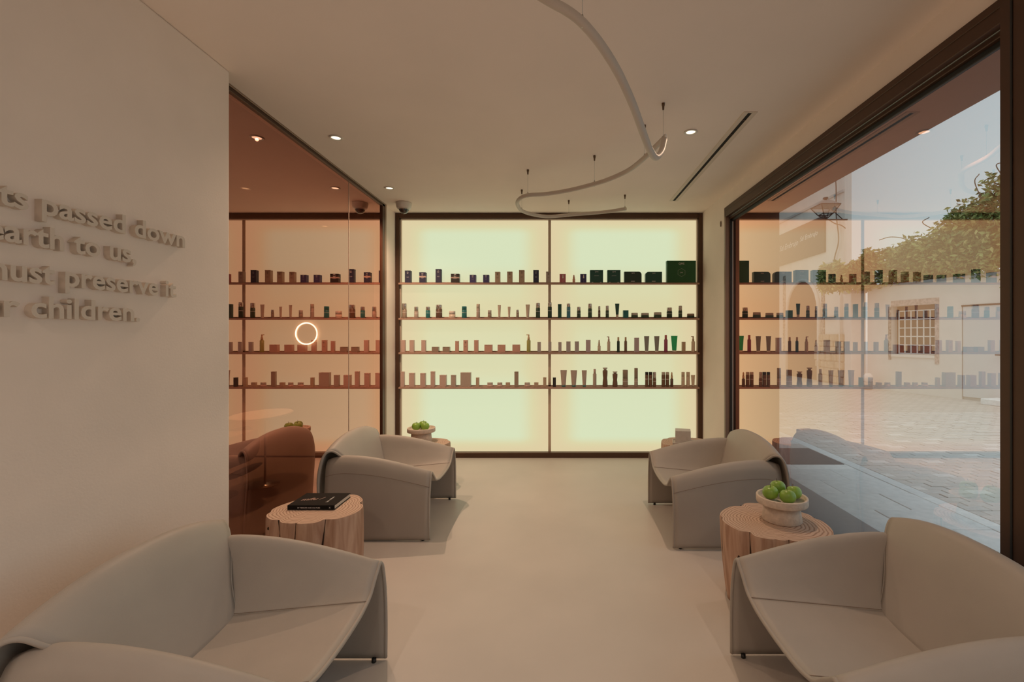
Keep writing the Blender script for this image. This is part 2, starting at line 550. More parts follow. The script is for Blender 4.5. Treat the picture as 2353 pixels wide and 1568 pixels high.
# ================================================================== PRODUCTS ON THE SHELVES
KP = PYF / F
PC = {
    'navy': (0.030, 0.032, 0.074), 'violet': (0.061, 0.054, 0.162), 'tan': (0.520, 0.377, 0.260), 'stone': (0.481, 0.377, 0.312),
    'grey': (0.468, 0.403, 0.377), 'mauve': (0.546, 0.429, 0.442), 'pink': (0.611, 0.429, 0.364), 'salmon': (0.58, 0.33, 0.25),
    'rose': (0.567, 0.176, 0.189), 'green': (0.016, 0.084, 0.061), 'teal': (0.027, 0.176, 0.176), 'darkgreen': (0.019, 0.047, 0.030),
    'big green': (0.014, 0.101, 0.032), 'bottle green': (0.041, 0.081, 0.047), 'blue': (0.068, 0.243, 0.324), 'brown': (0.135, 0.074, 0.047),
    'amber': (0.20, 0.11, 0.065), 'cream': (0.676, 0.546, 0.429), 'olive': (0.416, 0.390, 0.117), 'magenta': (0.36, 0.08, 0.16),
    'bright green': (0.027, 0.567, 0.216), 'smoke': (0.312, 0.312, 0.286), 'black': (0.027, 0.022, 0.019), 'taupe': (0.351, 0.260, 0.195),
    'white': (0.806, 0.715, 0.624), 'gold': (0.650, 0.442, 0.260), 'peach': (0.780, 0.390, 0.260),
}


def pm(c, rough=0.45):
    return mat('product_' + c.replace(' ', '_'), PC[c], rough, noise=0.03, nscale=60)


SILVER = mat('silver_cap', (0.62, 0.58, 0.55), 0.22, metal=0.9)
CLEAR = mat('clear_acrylic', (0.62, 0.55, 0.48), 0.12, spec=0.6)
PRINT_W = mat('white_print', (0.72, 0.69, 0.66), 0.6)
PRINT_D = mat('dark_print', (0.05, 0.04, 0.035), 0.6)
LETTER_CACHE = {}


def flat_text(name, txt, size, m, parent, loc, align='CENTER', rot=(math.pi / 2, 0, 0), shear=0.0, offset=0.0):
    key = (txt, round(size, 4), align, shear, offset)
    if key not in LETTER_CACHE:
        LETTER_CACHE[key] = text_mesh(txt, size, 0.0004, offset, align, shear)
    me = LETTER_CACHE[key].copy()
    me.materials.clear()
    o = obj(name, me, m, parent)
    o.location = loc; o.rotation_euler = rot
    return o


def emblem(root, z, y, m, r):
    mb = MB()
    for s in (1, -1):          # two crescent strokes
        pts = []
        for q in range(7):
            a = math.radians(20 + q * 22 + (0 if s > 0 else 180))
            pts.append((r * math.cos(a), 0, r * math.sin(a)))
        mb.tube(pts, r * 0.22, 5)
    mb.lathe([(0, -r * .3), (r * .35, 0), (0, r * .3)], 8, (0, 0, 0), smooth=True)
    o = mb.build('printed_emblem', m, root)
    o.location = (0, y, z); o.scale = (1, .12, 1)
    return o


def p_carton(root, w, h, c, print_=None, band=False, text=None, d=None, cut=0):
    d = d or max(0.035, min(0.06, w * 0.85))
    b = pm(c)
    lid = 0.10 * h
    if cut:                     # carton with clipped or rounded upper corners
        r = h * 0.26
        def corner(x, s):
            return [(x - s * r * (1 - math.cos(a)), h - r + r * math.sin(a)) for a in [math.radians(t) for t in (0, 22, 45, 68, 90)]]
        poly = [(-w / 2, 0)] + ([(w / 2, 0)])
        poly += corner(w / 2, 1) if cut in (1, 3) else [(w / 2, h)]
        poly += list(reversed(corner(-w / 2, -1))) if cut in (2, 3) else [(-w / 2, h)]
        MB().prism(poly, 'y', 0, d).build('carton_body', b, root)
        MB().box((-w * .12, -.0006, h * .10), (w * .10, .001, h * .16)).build('printed_bar', PRINT_W, root)
    else:
        MB().bbox((-w / 2, 0, 0), (w / 2, d, h - lid), .0012, 1).build('carton_body', b, root)
        MB().bbox((-w / 2 - .0004, -.0004, h - lid + .0008), (w / 2 + .0004, d, h), .0012, 1).build('carton_lid', b, root)
    if band:
        MB().box((-w / 2 - .0006, -.0008, h * .50), (w / 2 + .0006, d * .6, h * .64)).build('carton_band', pm('pink'), root)
    if print_:
        emblem(root, h * .80, -.0012, PRINT_W if print_ == 'w' else PRINT_D, min(w, h) * .15)
        MB().box((-w * .22, -.0008, h * .46), (w * .22, .0005, h * .475)).build('printed_line', PRINT_W if print_ == 'w' else PRINT_D, root)
        MB().box((-w * .16, -.0008, h * .42), (w * .16, .0005, h * .43)).build('printed_line', PRINT_W if print_ == 'w' else PRINT_D, root)
    if text:
        flat_text('printed_name', text, h * .14 if h < .2 else h * .13, PRINT_W, root, (0, -.0012, h * .82))
        if h > .2:
            hexa = [(math.cos(math.radians(60 * q + 30)) * .048, -.001, h * .46 + math.sin(math.radians(60 * q + 30)) * .048) for q in range(6)]
            MB().tube(hexa, .0008, 4, closed=True).build('printed_hexagon', PRINT_W, root)
            flat_text('printed_caption', 'QMS', .016, PRINT_W, root, (0, -.0012, h * .44))
        elif not cut:
            MB().box((-w * .18, -.0008, h * .54), (w * .18, .0005, h * .555)).build('printed_line', PRINT_W, root)
            for s in (-1, 1):
                MB().box((s * w * .32 - w * .06, -.0008, .003), (s * w * .32 + w * .06, .0005, .008)).build('printed_mark', PRINT_W, root)


def p_bottle(root, w, h, c, capc='silver', cap=0.42, sq=False):
    r = w / 2
    ry = min(r, .032)
    zc = h * (1 - cap)
    capm = SILVER if capc == 'silver' else (CLEAR if capc == 'clear' else pm(capc))
    b = MB().lathe([(0, 0), (r * .94, 0), (r, .003), (r, zc - .004), (r * .9, zc), (0, zc)], 20, (0, ry, 0), sy=ry / r).build('bottle_body', pm(c, .3), root)
    MB().lathe([(0, zc), (r * .97, zc), (r * .97, h - .003), (r * .92, h), (0, h)], 20, (0, ry, 0), sy=ry / r).build('bottle_cap', capm, root)
    MB().lathe([(r * 1.004, zc * .62), (r * 1.004, zc * .66)], 20, (0, ry, 0), sy=ry / r).build('printed_line', PRINT_W, b)


def p_pump(root, w, h, c, capc='gold', spout=True):
    r = w / 2
    ry = min(r, .032)
    zb = h * (.68 if spout else .74)
    MB().lathe([(0, 0), (r * .95, 0), (r, .003), (r, zb - .006), (r * .8, zb), (0, zb)], 18, (0, ry, 0), sy=ry / r).build('bottle_body', pm(c, .35), root)
    mb = MB().lathe(([(0, zb), (r * .62, zb), (r * .58, zb + h * .15), (r * .40, zb + h * .165), (r * .40, h - .004), (r * .34, h), (0, h)] if spout else
                    [(0, zb), (r * .66, zb), (r * .66, h - .006), (r * .56, h), (0, h)]), 14, (0, ry, 0), sy=ry / r)
    pumpo = mb.build('pump_collar', pm(capc), root)
    if spout:
        MB().bbox((-r * 1.15, ry - r * .25, h - .009), (r * .3, ry + r * .25, h), .002, 1).build('pump_spout', pm(capc), pumpo)


def p_dropper(root, w, h, c, capc='gold'):
    r = w / 2
    zb = h * .55
    MB().lathe([(0, 0), (r * .95, 0), (r, .003), (r, zb - .006), (r * .5, zb), (0, zb)], 16, (0, r, 0)).build('bottle_body', pm(c, .3), root)
    cp = MB().lathe([(0, zb), (r * .72, zb), (r * .70, zb + h * .2), (0, zb + h * .2)], 14, (0, r, 0)).build('dropper_collar', pm(capc), root)
    MB().lathe([(r * .5, zb + h * .2), (r * .5, h * .90), (r * .34, h * .98), (0, h)], 12, (0, r, 0)).build('dropper_bulb', pm(capc), cp)


def p_tube(root, w, h, c, capc='teal', cap=0.10):
    # crimped wide at the top, round at the foot
    zc = h * cap
    n = 20
    rows = []
    for i in range(9):
        t = i / 8
        z = zc + (h - .004 - zc) * t
        rx = w / 2 * (0.66 + 0.34 * t)
        ry = w / 2 * 0.62 * (1 - t) ** 0.8 + .0015
        rows.append([(rx * math.cos(2 * math.pi * q / n), w * .31 + ry * math.sin(2 * math.pi * q / n), z) for q in range(n + 1)])
    MB().grid(rows).build('tube_body', pm(c, .4), root)
    MB().bbox((-w / 2, w * .31 - .002, h - .006), (w / 2, w * .31 + .002, h), .0008, 1).build('crimped_end', pm(c, .4), root)
    MB().lathe([(0, 0), (w * .29, 0), (w * .31, .002), (w * .31, zc), (0, zc)], 18, (0, w * .31, 0)).build('tube_cap', pm(capc, .3), root)


def p_jar(root, w, h, c, capc='clear'):
    r = w / 2
    ry = min(r * .8, .032)
    zc = h * .52
    MB().lathe([(0, 0), (r * .95, 0), (r, .002), (r, zc), (0, zc)], 24, (0, ry, 0), sy=ry / r).build('jar_body', pm(c, .25), root)
    capm = CLEAR if capc == 'clear' else pm(capc)
    MB().lathe([(0, zc), (r * .98, zc), (r * .98, h - .003), (r * .94, h), (0, h)], 24, (0, ry, 0), sy=ry / r).build('jar_lid', capm, root)


def p_vase(root, w, h, c):
    r = w / 2
    prof = [(0, 0), (r * .9, 0), (r, h * .04), (r * .96, h * .25), (r * .8, h * .45), (r * .92, h * .62), (r * .98, h * .8), (r * .9, h * .86)]
    MB().lathe(prof + [(0, h * .86)], 20, (0, r, 0)).build('bottle_body', pm(c, .18), root)
    MB().lathe([(0, h * .86), (r * .5, h * .86), (r * .6, h * .92), (r * .98, h * .97), (r * .9, h), (0, h)], 20, (0, r, 0)).build('bottle_stopper', CLEAR, root)


ORD = ['first', 'second', 'third', 'fourth', 'fifth', 'sixth', 'seventh', 'eighth', 'ninth', 'tenth', 'eleventh', 'twelfth', 'thirteenth',
       'fourteenth', 'fifteenth', 'sixteenth', 'seventeenth', 'eighteenth', 'nineteenth', 'twentieth']
ORD += ['twenty-' + o for o in ORD[:9]] + ['thirtieth'] + ['thirty-' + o for o in ORD[:9]]
SHN = ['top shelf', 'second shelf', 'third shelf', 'bottom shelf']

SHELF_ITEMS = [
    [  # top shelf (x0, x1, height px, kind, colour, options, description)
        (930.1, 943.2, 28, 'carton', 'navy', dict(print_='w'), 'navy carton with white emblem'),
        (963.3, 977.7, 24, 'carton', 'navy', dict(print_='w', band=True), 'navy carton with pale band'),
        (1000.7, 1013.4, 31.5, 'carton', 'navy', dict(print_='w'), 'tall navy carton with white emblem'),
        (1036, 1055, 20.5, 'carton', 'black', dict(print_='w', band=True), 'wide dark carton with pale band'),
        (1079.2, 1093, 18.3, 'carton', 'violet', dict(print_='w'), 'short violet-blue carton'),
        (1110, 1123.4, 18.3, 'carton', 'violet', dict(print_='w'), 'short violet-blue carton'),
        (1137.5, 1149, 25, 'carton', 'tan', dict(print_='d'), 'tan carton with dark emblem'),
        (1165.3, 1177.2, 25.6, 'carton', 'tan', dict(print_='d'), 'tan carton with dark emblem'),
        (1192.5, 1205, 29, 'carton', 'tan', dict(print_='d'), 'taller tan carton with dark emblem'),
        (1225.4, 1237.8, 29, 'carton', 'navy', dict(print_='w'), 'tall navy carton left of the mullion'),
        (1254.8, 1265.9, 25.6, 'carton', 'stone', dict(print_='d'), 'grey-tan carton before the mullion'),
        (1285.9, 1300, 20, 'carton', 'rose', dict(d=.03), 'rose-red carton behind a small bottle'),
        (1315.6, 1322, 18.6, 'dropper', 'peach', dict(capc='peach'), 'small peach dropper bottle'),
        (1333.5, 1347.6, 20, 'carton', 'violet', dict(d=.03), 'violet carton behind a small bottle'),
        (1356, 1385.9, 29, 'carton', 'green', dict(text='QMS'), 'square dark green carton'),
        (1396, 1425.8, 29, 'carton', 'green', dict(text='QMS'), 'square dark green carton'),
        (1435, 1474.3, 25.4, 'carton', 'darkgreen', dict(text='QMS', cut=1), 'blackish green box with rounded corner'),
        (1483.6, 1521.3, 25, 'carton', 'green', dict(text='QMS', cut=2), 'teal green box with rounded corner'),
        (1532.7, 1599.2, 50.6, 'carton', 'big green', dict(text='QMS', d=.06), 'largest bright green gift box'),
    ],
    [
        (922.6, 933, 33.5, 'bottle', 'taupe', {}, 'tall taupe bottle with silver cap'),
        (950.4, 960, 26, 'bottle', 'stone', {}, 'stone-coloured bottle with silver cap'),
        (977, 987, 26, 'bottle', 'teal', dict(cap=.32), 'teal bottle with silver cap'),
        (1000, 1014.7, 30.6, 'bottle', 'brown', dict(cap=.32), 'wide brown bottle with silver cap'),
        (1030.5, 1045.3, 16, 'jar', 'cream', dict(capc='white'), 'cream jar with printed front'),
        (1060, 1071.5, 26.8, 'bottle', 'teal', dict(capc='teal', cap=.3), 'all-teal cylinder bottle'),
        (1094, 1102.4, 32, 'bottle', 'stone', dict(capc='cream', cap=.3), 'tall slim beige bottle'),
        (1120, 1129, 18, 'bottle', 'taupe', dict(capc='clear', cap=.45), 'small taupe bottle with clear cap'),
        (1143.5, 1150.8, 30, 'tube', 'cream', dict(capc='stone'), 'slim cream tube'),
        (1166.5, 1173, 26, 'tube', 'cream', dict(capc='stone'), 'slim short cream tube'),
        (1185.9, 1192.3, 18.7, 'bottle', 'taupe', {}, 'very small bottle with silver cap'),
        (1207.7, 1217.3, 31, 'tube', 'cream', dict(capc='cream'), 'wider cream tube'),
        (1231, 1241, 34.7, 'bottle', 'bottle green', dict(cap=.33), 'tall green bottle with silver cap'),
        (1258.5, 1268, 36, 'bottle', 'darkgreen', dict(cap=.28), 'tallest dark green bottle before the mullion'),
        (1282, 1290.3, 31.7, 'carton', 'green', {}, 'narrow dark green carton'),
        (1302.2, 1311, 33, 'bottle', 'blue', dict(cap=.22), 'blue bottle with silver cap'),
        (1325.9, 1334.5, 25.7, 'bottle', 'bottle green', dict(cap=.34), 'short green bottle with silver cap'),
        (1351.4, 1360.7, 32.8, 'bottle', 'bottle green', dict(cap=.34), 'tall green bottle with silver cap'),
        (1374.6, 1380, 27, 'bottle', 'brown', dict(cap=.36), 'very slim brown bottle with silver cap'),
        (1392, 1399.7, 28, 'bottle', 'bottle green', dict(cap=.38), 'slim green bottle with silver cap'),
        (1413.8, 1423.5, 33, 'tube', 'green', dict(capc='cream', cap=.24), 'dark green tube on cream cap'),
        (1432.3, 1444.3, 17.6, 'carton', 'teal', {}, 'small square teal carton'),
        (1451.4, 1467, 11.8, 'jar', 'bottle green', {}, 'low green jar with clear lid'),
        (1474, 1492.5, 11.6, 'jar', 'bottle green', {}, 'low wide green jar with clear lid'),
        (1503.6, 1521.5, 13.4, 'jar', 'bottle green', {}, 'taller green jar with clear lid'),
        (1533.4, 1545.9, 24, 'bottle', 'darkgreen', dict(cap=.36), 'wide dark bottle with silver cap'),
        (1560, 1568.6, 28, 'bottle', 'bottle green', dict(cap=.4), 'slim bottle with tall silver cap'),
        (1580.3, 1597.3, 10, 'jar', 'darkgreen', dict(capc='taupe'), 'lowest dark jar by the frame'),
    ],
    [
        (921.5, 930.4, 28, 'carton', 'pink', {}, 'dusty pink carton by the frame'),
        (940.9, 950.4, 28, 'carton', 'pink', {}, 'dusty pink upright carton'),
        (968, 977.5, 28, 'carton', 'pink', {}, 'dusty pink upright carton'),
        (992, 1007, 12.4, 'carton', 'taupe', {}, 'low taupe carton'),
        (1017, 1032.4, 12.4, 'carton', 'taupe', {}, 'low taupe carton'),
        (1045.8, 1053.7, 25.8, 'carton', 'salmon', {}, 'narrow salmon carton'),
        (1064.7, 1074.4, 28, 'carton', 'salmon', dict(print_='d'), 'salmon carton with dark print'),
        (1089.3, 1098.6, 28, 'carton', 'salmon', {}, 'upright salmon carton'),
        (1113, 1130.6, 17.3, 'carton', 'salmon', {}, 'square salmon carton'),
        (1143.4, 1160.5, 17.3, 'carton', 'salmon', {}, 'square salmon carton'),
        (1177.3, 1194.7, 17.6, 'carton', 'salmon', {}, 'square salmon carton'),
        (1210, 1219, 41, 'pump', 'olive', {}, 'olive yellow pump bottle'),
        (1235, 1242.7, 23.7, 'carton', 'grey', {}, 'small grey carton'),
        (1260, 1267, 24, 'carton', 'grey', {}, 'small grey carton before the mullion'),
        (1283, 1290.3, 23.5, 'carton', 'grey', {}, 'small narrow grey carton'),
        (1301.4, 1311, 24.8, 'carton', 'grey', {}, 'grey upright carton'),
        (1321, 1330.4, 24.8, 'carton', 'grey', {}, 'grey upright carton'),
        (1346.6, 1357, 28.4, 'carton', 'mauve', {}, 'mauve-grey carton'),
        (1373.5, 1380.6, 28.6, 'dropper', 'cream', dict(capc='cream'), 'cream dropper bottle'),
        (1395.5, 1402.8, 36.4, 'pump', 'cream', dict(capc='pink'), 'cream pump bottle'),
        (1418, 1424.4, 35, 'pump', 'darkgreen', dict(capc='gold', spout=False), 'dark green bottle with gold cap'),
        (1434.8, 1441.4, 35, 'pump', 'amber', dict(capc='gold', spout=False), 'amber bottle with gold cap'),
        (1458.4, 1468.5, 33.4, 'carton', 'mauve', {}, 'tall mauve carton'),
        (1480.7, 1492.5, 37, 'tube', 'smoke', dict(capc='white'), 'smoky grey tube'),
        (1504, 1516, 37, 'tube', 'smoke', dict(capc='white'), 'smoky grey tube'),
        (1526.8, 1535, 40, 'pump', 'magenta', dict(capc='rose', spout=False), 'magenta bottle with rose cap'),
        (1543, 1558, 37.7, 'tube', 'bright green', dict(capc='white', cap=.13), 'bright green gel tube'),
        (1567.8, 1575.4, 24, 'carton', 'tan', {}, 'small tan carton'),
        (1589.8, 1598, 37, 'pump', 'cream', dict(capc='tan'), 'cream pump bottle by the frame'),
    ],
    [
        (920.4, 928.3, 34.9, 'carton', 'pink', {}, 'tall pinkish carton by the frame'),
        (939.6, 951.4, 31.8, 'carton', 'pink', {}, 'pinkish upright carton'),
        (965.4, 976.7, 31.4, 'carton', 'pink', {}, 'pinkish upright carton'),
        (989.3, 998.5, 35.4, 'carton', 'pink', {}, 'tall narrow pinkish carton'),
        (1010, 1024.4, 27, 'carton', 'pink', {}, 'wide pinkish carton'),
        (1036, 1046.6, 27, 'carton', 'stone', {}, 'stone carton'),
        (1058, 1081, 33, 'carton', 'stone', {}, 'widest plain stone carton'),
        (1093.5, 1100.6, 21.3, 'carton', 'tan', {}, 'small narrow tan carton'),
        (1118.8, 1132, 10, 'jar', 'pink', dict(capc='clear'), 'low pinkish jar with clear lid'),
        (1142, 1154, 10, 'jar', 'pink', dict(capc='clear'), 'low pinkish jar with clear lid'),
        (1162, 1171.6, 10, 'carton', 'tan', {}, 'tiny tan carton'),
        (1182, 1191, 35, 'carton', 'taupe', {}, 'tall taupe carton'),
        (1205, 1217.8, 10, 'jar', 'pink', dict(capc='clear'), 'low pinkish jar with clear lid'),
        (1227.4, 1237, 10, 'carton', 'tan', {}, 'tiny tan carton'),
        (1248, 1255.3, 21.6, 'carton', 'tan', {}, 'small tan carton left of the mullion'),
        (1270.3, 1277.4, 21.3, 'carton', 'black', {}, 'small black carton right of the mullion'),
        (1287.8, 1302.7, 38.3, 'tube', 'stone', {}, 'large beige tube on teal cap'),
        (1311.3, 1326.2, 38, 'tube', 'stone', {}, 'large beige tube on teal cap'),
        (1337, 1348.6, 38, 'tube', 'stone', {}, 'narrower beige tube on teal cap'),
        (1362.7, 1371, 41, 'pump', 'stone', dict(capc='pink', spout=False), 'beige bottle with pink cap'),
        (1385, 1397, 44, 'vase', 'amber', {}, 'tallest waisted amber bottle'),
        (1408, 1420, 35, 'vase', 'amber', {}, 'shorter waisted amber bottle'),
        (1431.5, 1444, 38.8, 'bottle', 'taupe', dict(capc='taupe', cap=.5), 'wide taupe bottle'),
        (1458, 1466.6, 43, 'bottle', 'stone', dict(capc='taupe', cap=.55), 'tall two-tone taupe bottle'),
        (1483, 1490.5, 34, 'bottle', 'amber', dict(capc='black', cap=.18), 'amber bottle with black cap'),
        (1491.5, 1500, 34, 'bottle', 'amber', dict(capc='black', cap=.18), 'amber bottle with black cap'),
        (1501, 1508.6, 34, 'bottle', 'amber', dict(cap=.44), 'amber bottle with silver cap'),
        (1521, 1529.3, 34, 'bottle', 'amber', dict(capc='clear', cap=.2), 'amber bottle with clear cap'),
        (1530.5, 1538.7, 34, 'bottle', 'amber', dict(capc='clear', cap=.2), 'amber bottle with clear cap'),
        (1541, 1548, 34, 'dropper', 'brown', dict(capc='gold'), 'brown dropper bottle'),
        (1566.6, 1574.5, 34, 'bottle', 'cream', dict(capc='cream', cap=.3), 'cream cylinder bottle'),
        (1578, 1586.5, 34, 'bottle', 'cream', dict(capc='cream', cap=.3), 'cream cylinder bottle'),
        (1588.5, 1598, 27, 'tube', 'cream', dict(capc='stone'), 'small cream tube by the frame'),
    ],
]
KIND = {'carton': ('product_carton', p_carton, 'box'), 'bottle': ('cosmetic_bottle', p_bottle, 'bottle'), 'pump': ('pump_bottle', p_pump, 'bottle'),
        'dropper': ('dropper_bottle', p_dropper, 'bottle'), 'tube': ('cosmetic_tube', p_tube, 'tube'), 'jar': ('cosmetic_jar', p_jar, 'jar'),
        'vase': ('waisted_bottle', p_vase, 'bottle')}
for si, items in enumerate(SHELF_ITEMS):
    for i, (x0, x1, hp, kind, c, opt, desc) in enumerate(items):
        nm, fn, cat = KIND[kind]
        w, h = (x1 - x0) * KP, hp * KP
        root = thing(nm, '%s, %s from the left on the %s' % (desc, ORD[i], SHN[si]), cat,
                     (((x0 + x1) / 2 - CX) * KP, PYF, SHZ[si] + .0005), 0, 'cosmetics on the ' + SHN[si])
        fn(root, w, h, c, **opt)
# the two little bottles standing before cartons on the top shelf
for x, c, lab in ((1293.5, 'rose', 'small rose dropper bottle before the rose-red carton on the top shelf'),
                  (1341.0, 'violet', 'small violet dropper bottle before the violet carton on the top shelf')):
    root = thing('dropper_bottle', lab, 'bottle', ((x - CX) * (PYF - .01) / F, PYF - .0115, SHZ[0] + .0005), 0, 'cosmetics on the top shelf')
    root.location.y = PYF - .0115
    p_dropper(root, .022, .094, c, 'white')
    for ch in root.children:
        ch.scale = (1, .5, 1)

# ================================================================== LETTERED WALL
letters = thing('raised_wall_lettering', 'raised plaster-coloured letters of a quotation on the left wall', 'lettering', (XT, 1.5, 1.4))
LETM = mat('letter_paint', (0.70, 0.60, 0.51), 0.7)
LT = 0.026
LINES = [('its passed down', 4, 1.614, 2.237, 1.864), ('earth to us,', 1, 1.505, 1.978, 1.7485),
         ('must preserve it', 5, 1.691, 2.186, 1.6230), ('our children.', 4, 1.581, 1.995, 1.5045)]
ref = text_mesh('x', 1.0, 0, 0.0)
XH = max(v.co.y for v in ref.vertices)
FS = 0.0475 / XH
glyph = {}


def prefix_right(t):
    return mesh_xrange(text_mesh(t, 1.0, 0, 0.02))[1]


for txt, i0, ya, yb, zb in LINES:
    rights = {}
    pos = {}
    for i, ch in enumerate(txt):
        if ch == ' ':
            continue
        if ch not in glyph:
            g = text_mesh(ch, 1.0, 0, 0.02)
            glyph[ch] = (g, mesh_xrange(g))
        pos[i] = prefix_right(txt[:i + 1]) - glyph[ch][1][1]
    x_a = pos[i0] + glyph[txt[i0]][1][0]
    last = max(pos)
    x_b = pos[last] + glyph[txt[last]][1][1]
    sy = (yb - ya) / (x_b - x_a)
    for i, x in pos.items():
        key = 'solid_' + txt[i]
        if key not in glyph:
            me = text_mesh(txt[i], 1.0, 0.5, 0.02)
            me.materials.clear(); me.materials.append(LETM)
            glyph[key] = me
        o = bpy.data.objects.new('letter', glyph[key]); COL.objects.link(o)
        o.parent = letters
        M = Matrix(((0, 0, LT, LT / 2), (sy, 0, 0, ya + (x - x_a) * sy - 1.5), (0, FS, 0, zb - 1.4), (0, 0, 0, 1)))
        o.matrix_local = M

# ================================================================== ARMCHAIRS
def chair_profile(v):
    """half cross-section (u, z) of the folded seat-and-arm sheet at depth v, outer foot to seat centre"""
    hc = 0.464 + 0.115 * math.sin(min(v / .62, 1.0) * math.pi / 2) - 1.6 * max(0, v - .60) ** 2
    s = 0.36 - 0.05 * min(v / .53, 1)
    return [(.425, .011), (.428, .16), (.420, .30), (.402, hc - .075), (.384, hc - .022), (.358, hc), (.332, hc - .018),
            (.300, s + (hc - s) * .60), (.258, s + (hc - s) * .25), (.218, s + .010), (.155, s - .004), (.075, s - .010), (0, s - .012)]


def make_chair():
    root = bpy.data.objects.new('armchair', None); COL.objects.link(root)
    nv = 22
    vs = [0.735 * i / nv for i in range(nv + 1)]
    prof = []
    for v in vs:
        prof.append(crom([(u, z, 0) for u, z in chair_profile(v)], 5))
    n = len(prof[0]); cut = 9 * 5          # sample index of the arm/seat seam
    TH = .013

    def sheet(name, rows, m, parent, thick=TH):
        o = MB().grid(rows).build(name, m, parent)
        md = o.modifiers.new('thickness', 'SOLIDIFY'); md.thickness = thick; md.offset = 0.0
        return o

    def P(s, v, q):
        return (s * q.x, v, q.y)
    for s in (1, -1):
        sheet('armrest', [[P(s, v, q) for q in pr[:cut + 1]] for v, pr in zip(vs, prof)], CHAIR, root)
    sheet('seat', [[P(1, v, q) for q in pr[cut:]] + [P(-1, v, q) for q in reversed(pr[cut:-1])] for v, pr in zip(vs[:18], prof[:18])], CHAIR, root)
    # welt along the front edge of the folded sheet
    fr = [P(1, -.001, q) for q in prof[0]] + [P(-1, -.001, q) for q in reversed(prof[0][:-1])]
    MB().tube(fr, .0085, 6).build('front_welt', PIPING, root)
    # stitch lines: arm to seat, and along the outside under the arm crest
    for s in (1, -1):
        MB().tube([(s * pr[cut].x, v, pr[cut].y + .0075) for v, pr in zip(vs[:17], prof[:17])], .0016, 5).build('seat_stitching', STITCH, root)
        MB().tube([(s * (pr[14].x + .0075), v, pr[14].y) for v, pr in zip(vs, prof)], .0014, 5).build('arm_stitching', STITCH, root)
    # back: one sheet rising from the seat, over the crest and down to the floor
    tab = [(.226, .522, .0, .286, .0), (.258, .572, .0, .420, .0), (.315, .615, .0, .535, .010), (.362, .652, .0, .628, .045), (.392, .690, .0, .688, .066),
           (.416, .728, .0, .690, .076), (.434, .766, .012, .640, .085), (.446, .798, .030, .530, .085), (.452, .815, .052, .360, .045),
           (.452, .820, .066, .180, .0), (.448, .815, .07, .011, .0)]
    rows = []
    nt_ = 24
    cols = []
    for j in range(nt_ + 1):
        t = -1 + 2 * j / nt_
        pts = [(wu * t, v - dv * t ** 4, z - dz * abs(t) ** 2.3) for wu, v, dv, z, dz in tab]
        cols.append(crom(pts, 4))
    rows = [[cols[j][i] for j in range(nt_ + 1)] for i in range(len(cols[0]))]
    sheet('backrest', rows, CHAIR, root, .014)
    for j in (0, nt_):
        MB().tube(cols[j], .0085, 6).build('back_welt', PIPING, root)
    MB().tube([Vector((rows[1][j].x * .985, .5265, .3055)) for j in range(nt_ + 1)], .005, 6).build('seat_piping', PIPING, root)
    for x, y in ((.412, .045), (-.412, .045), (.40, .70), (-.40, .70)):
        MB().lathe([(0, 0), (.010, 0), (.010, .016), (0, .016)], 12, (x, y, 0)).build('foot', BLACK, root)
    return root


CH = make_chair()
CHAIRS = [
    (-0.760, 1.655, math.pi / 2, 'large cream armchair in the left foreground below the wall lettering'),
    (-0.894, 3.710, math.pi / 2, 'cream armchair beside the tinted glass, behind the stump with the book'),
    (0.795, 3.583, -math.pi / 2, 'cream armchair by the street window, behind the stump with apples'),
    (0.793, 1.683, -math.pi / 2, 'large cream armchair in the right foreground below the street window'),
]
for i, (x, y, rz, lab) in enumerate(CHAIRS):
    c = CH if i == 0 else copy_tree(CH)
    c.location = (x, y, 0); c.rotation_euler = (0, 0, rz)
    tag(c, lab, 'armchair', 'four matching cream armchairs')

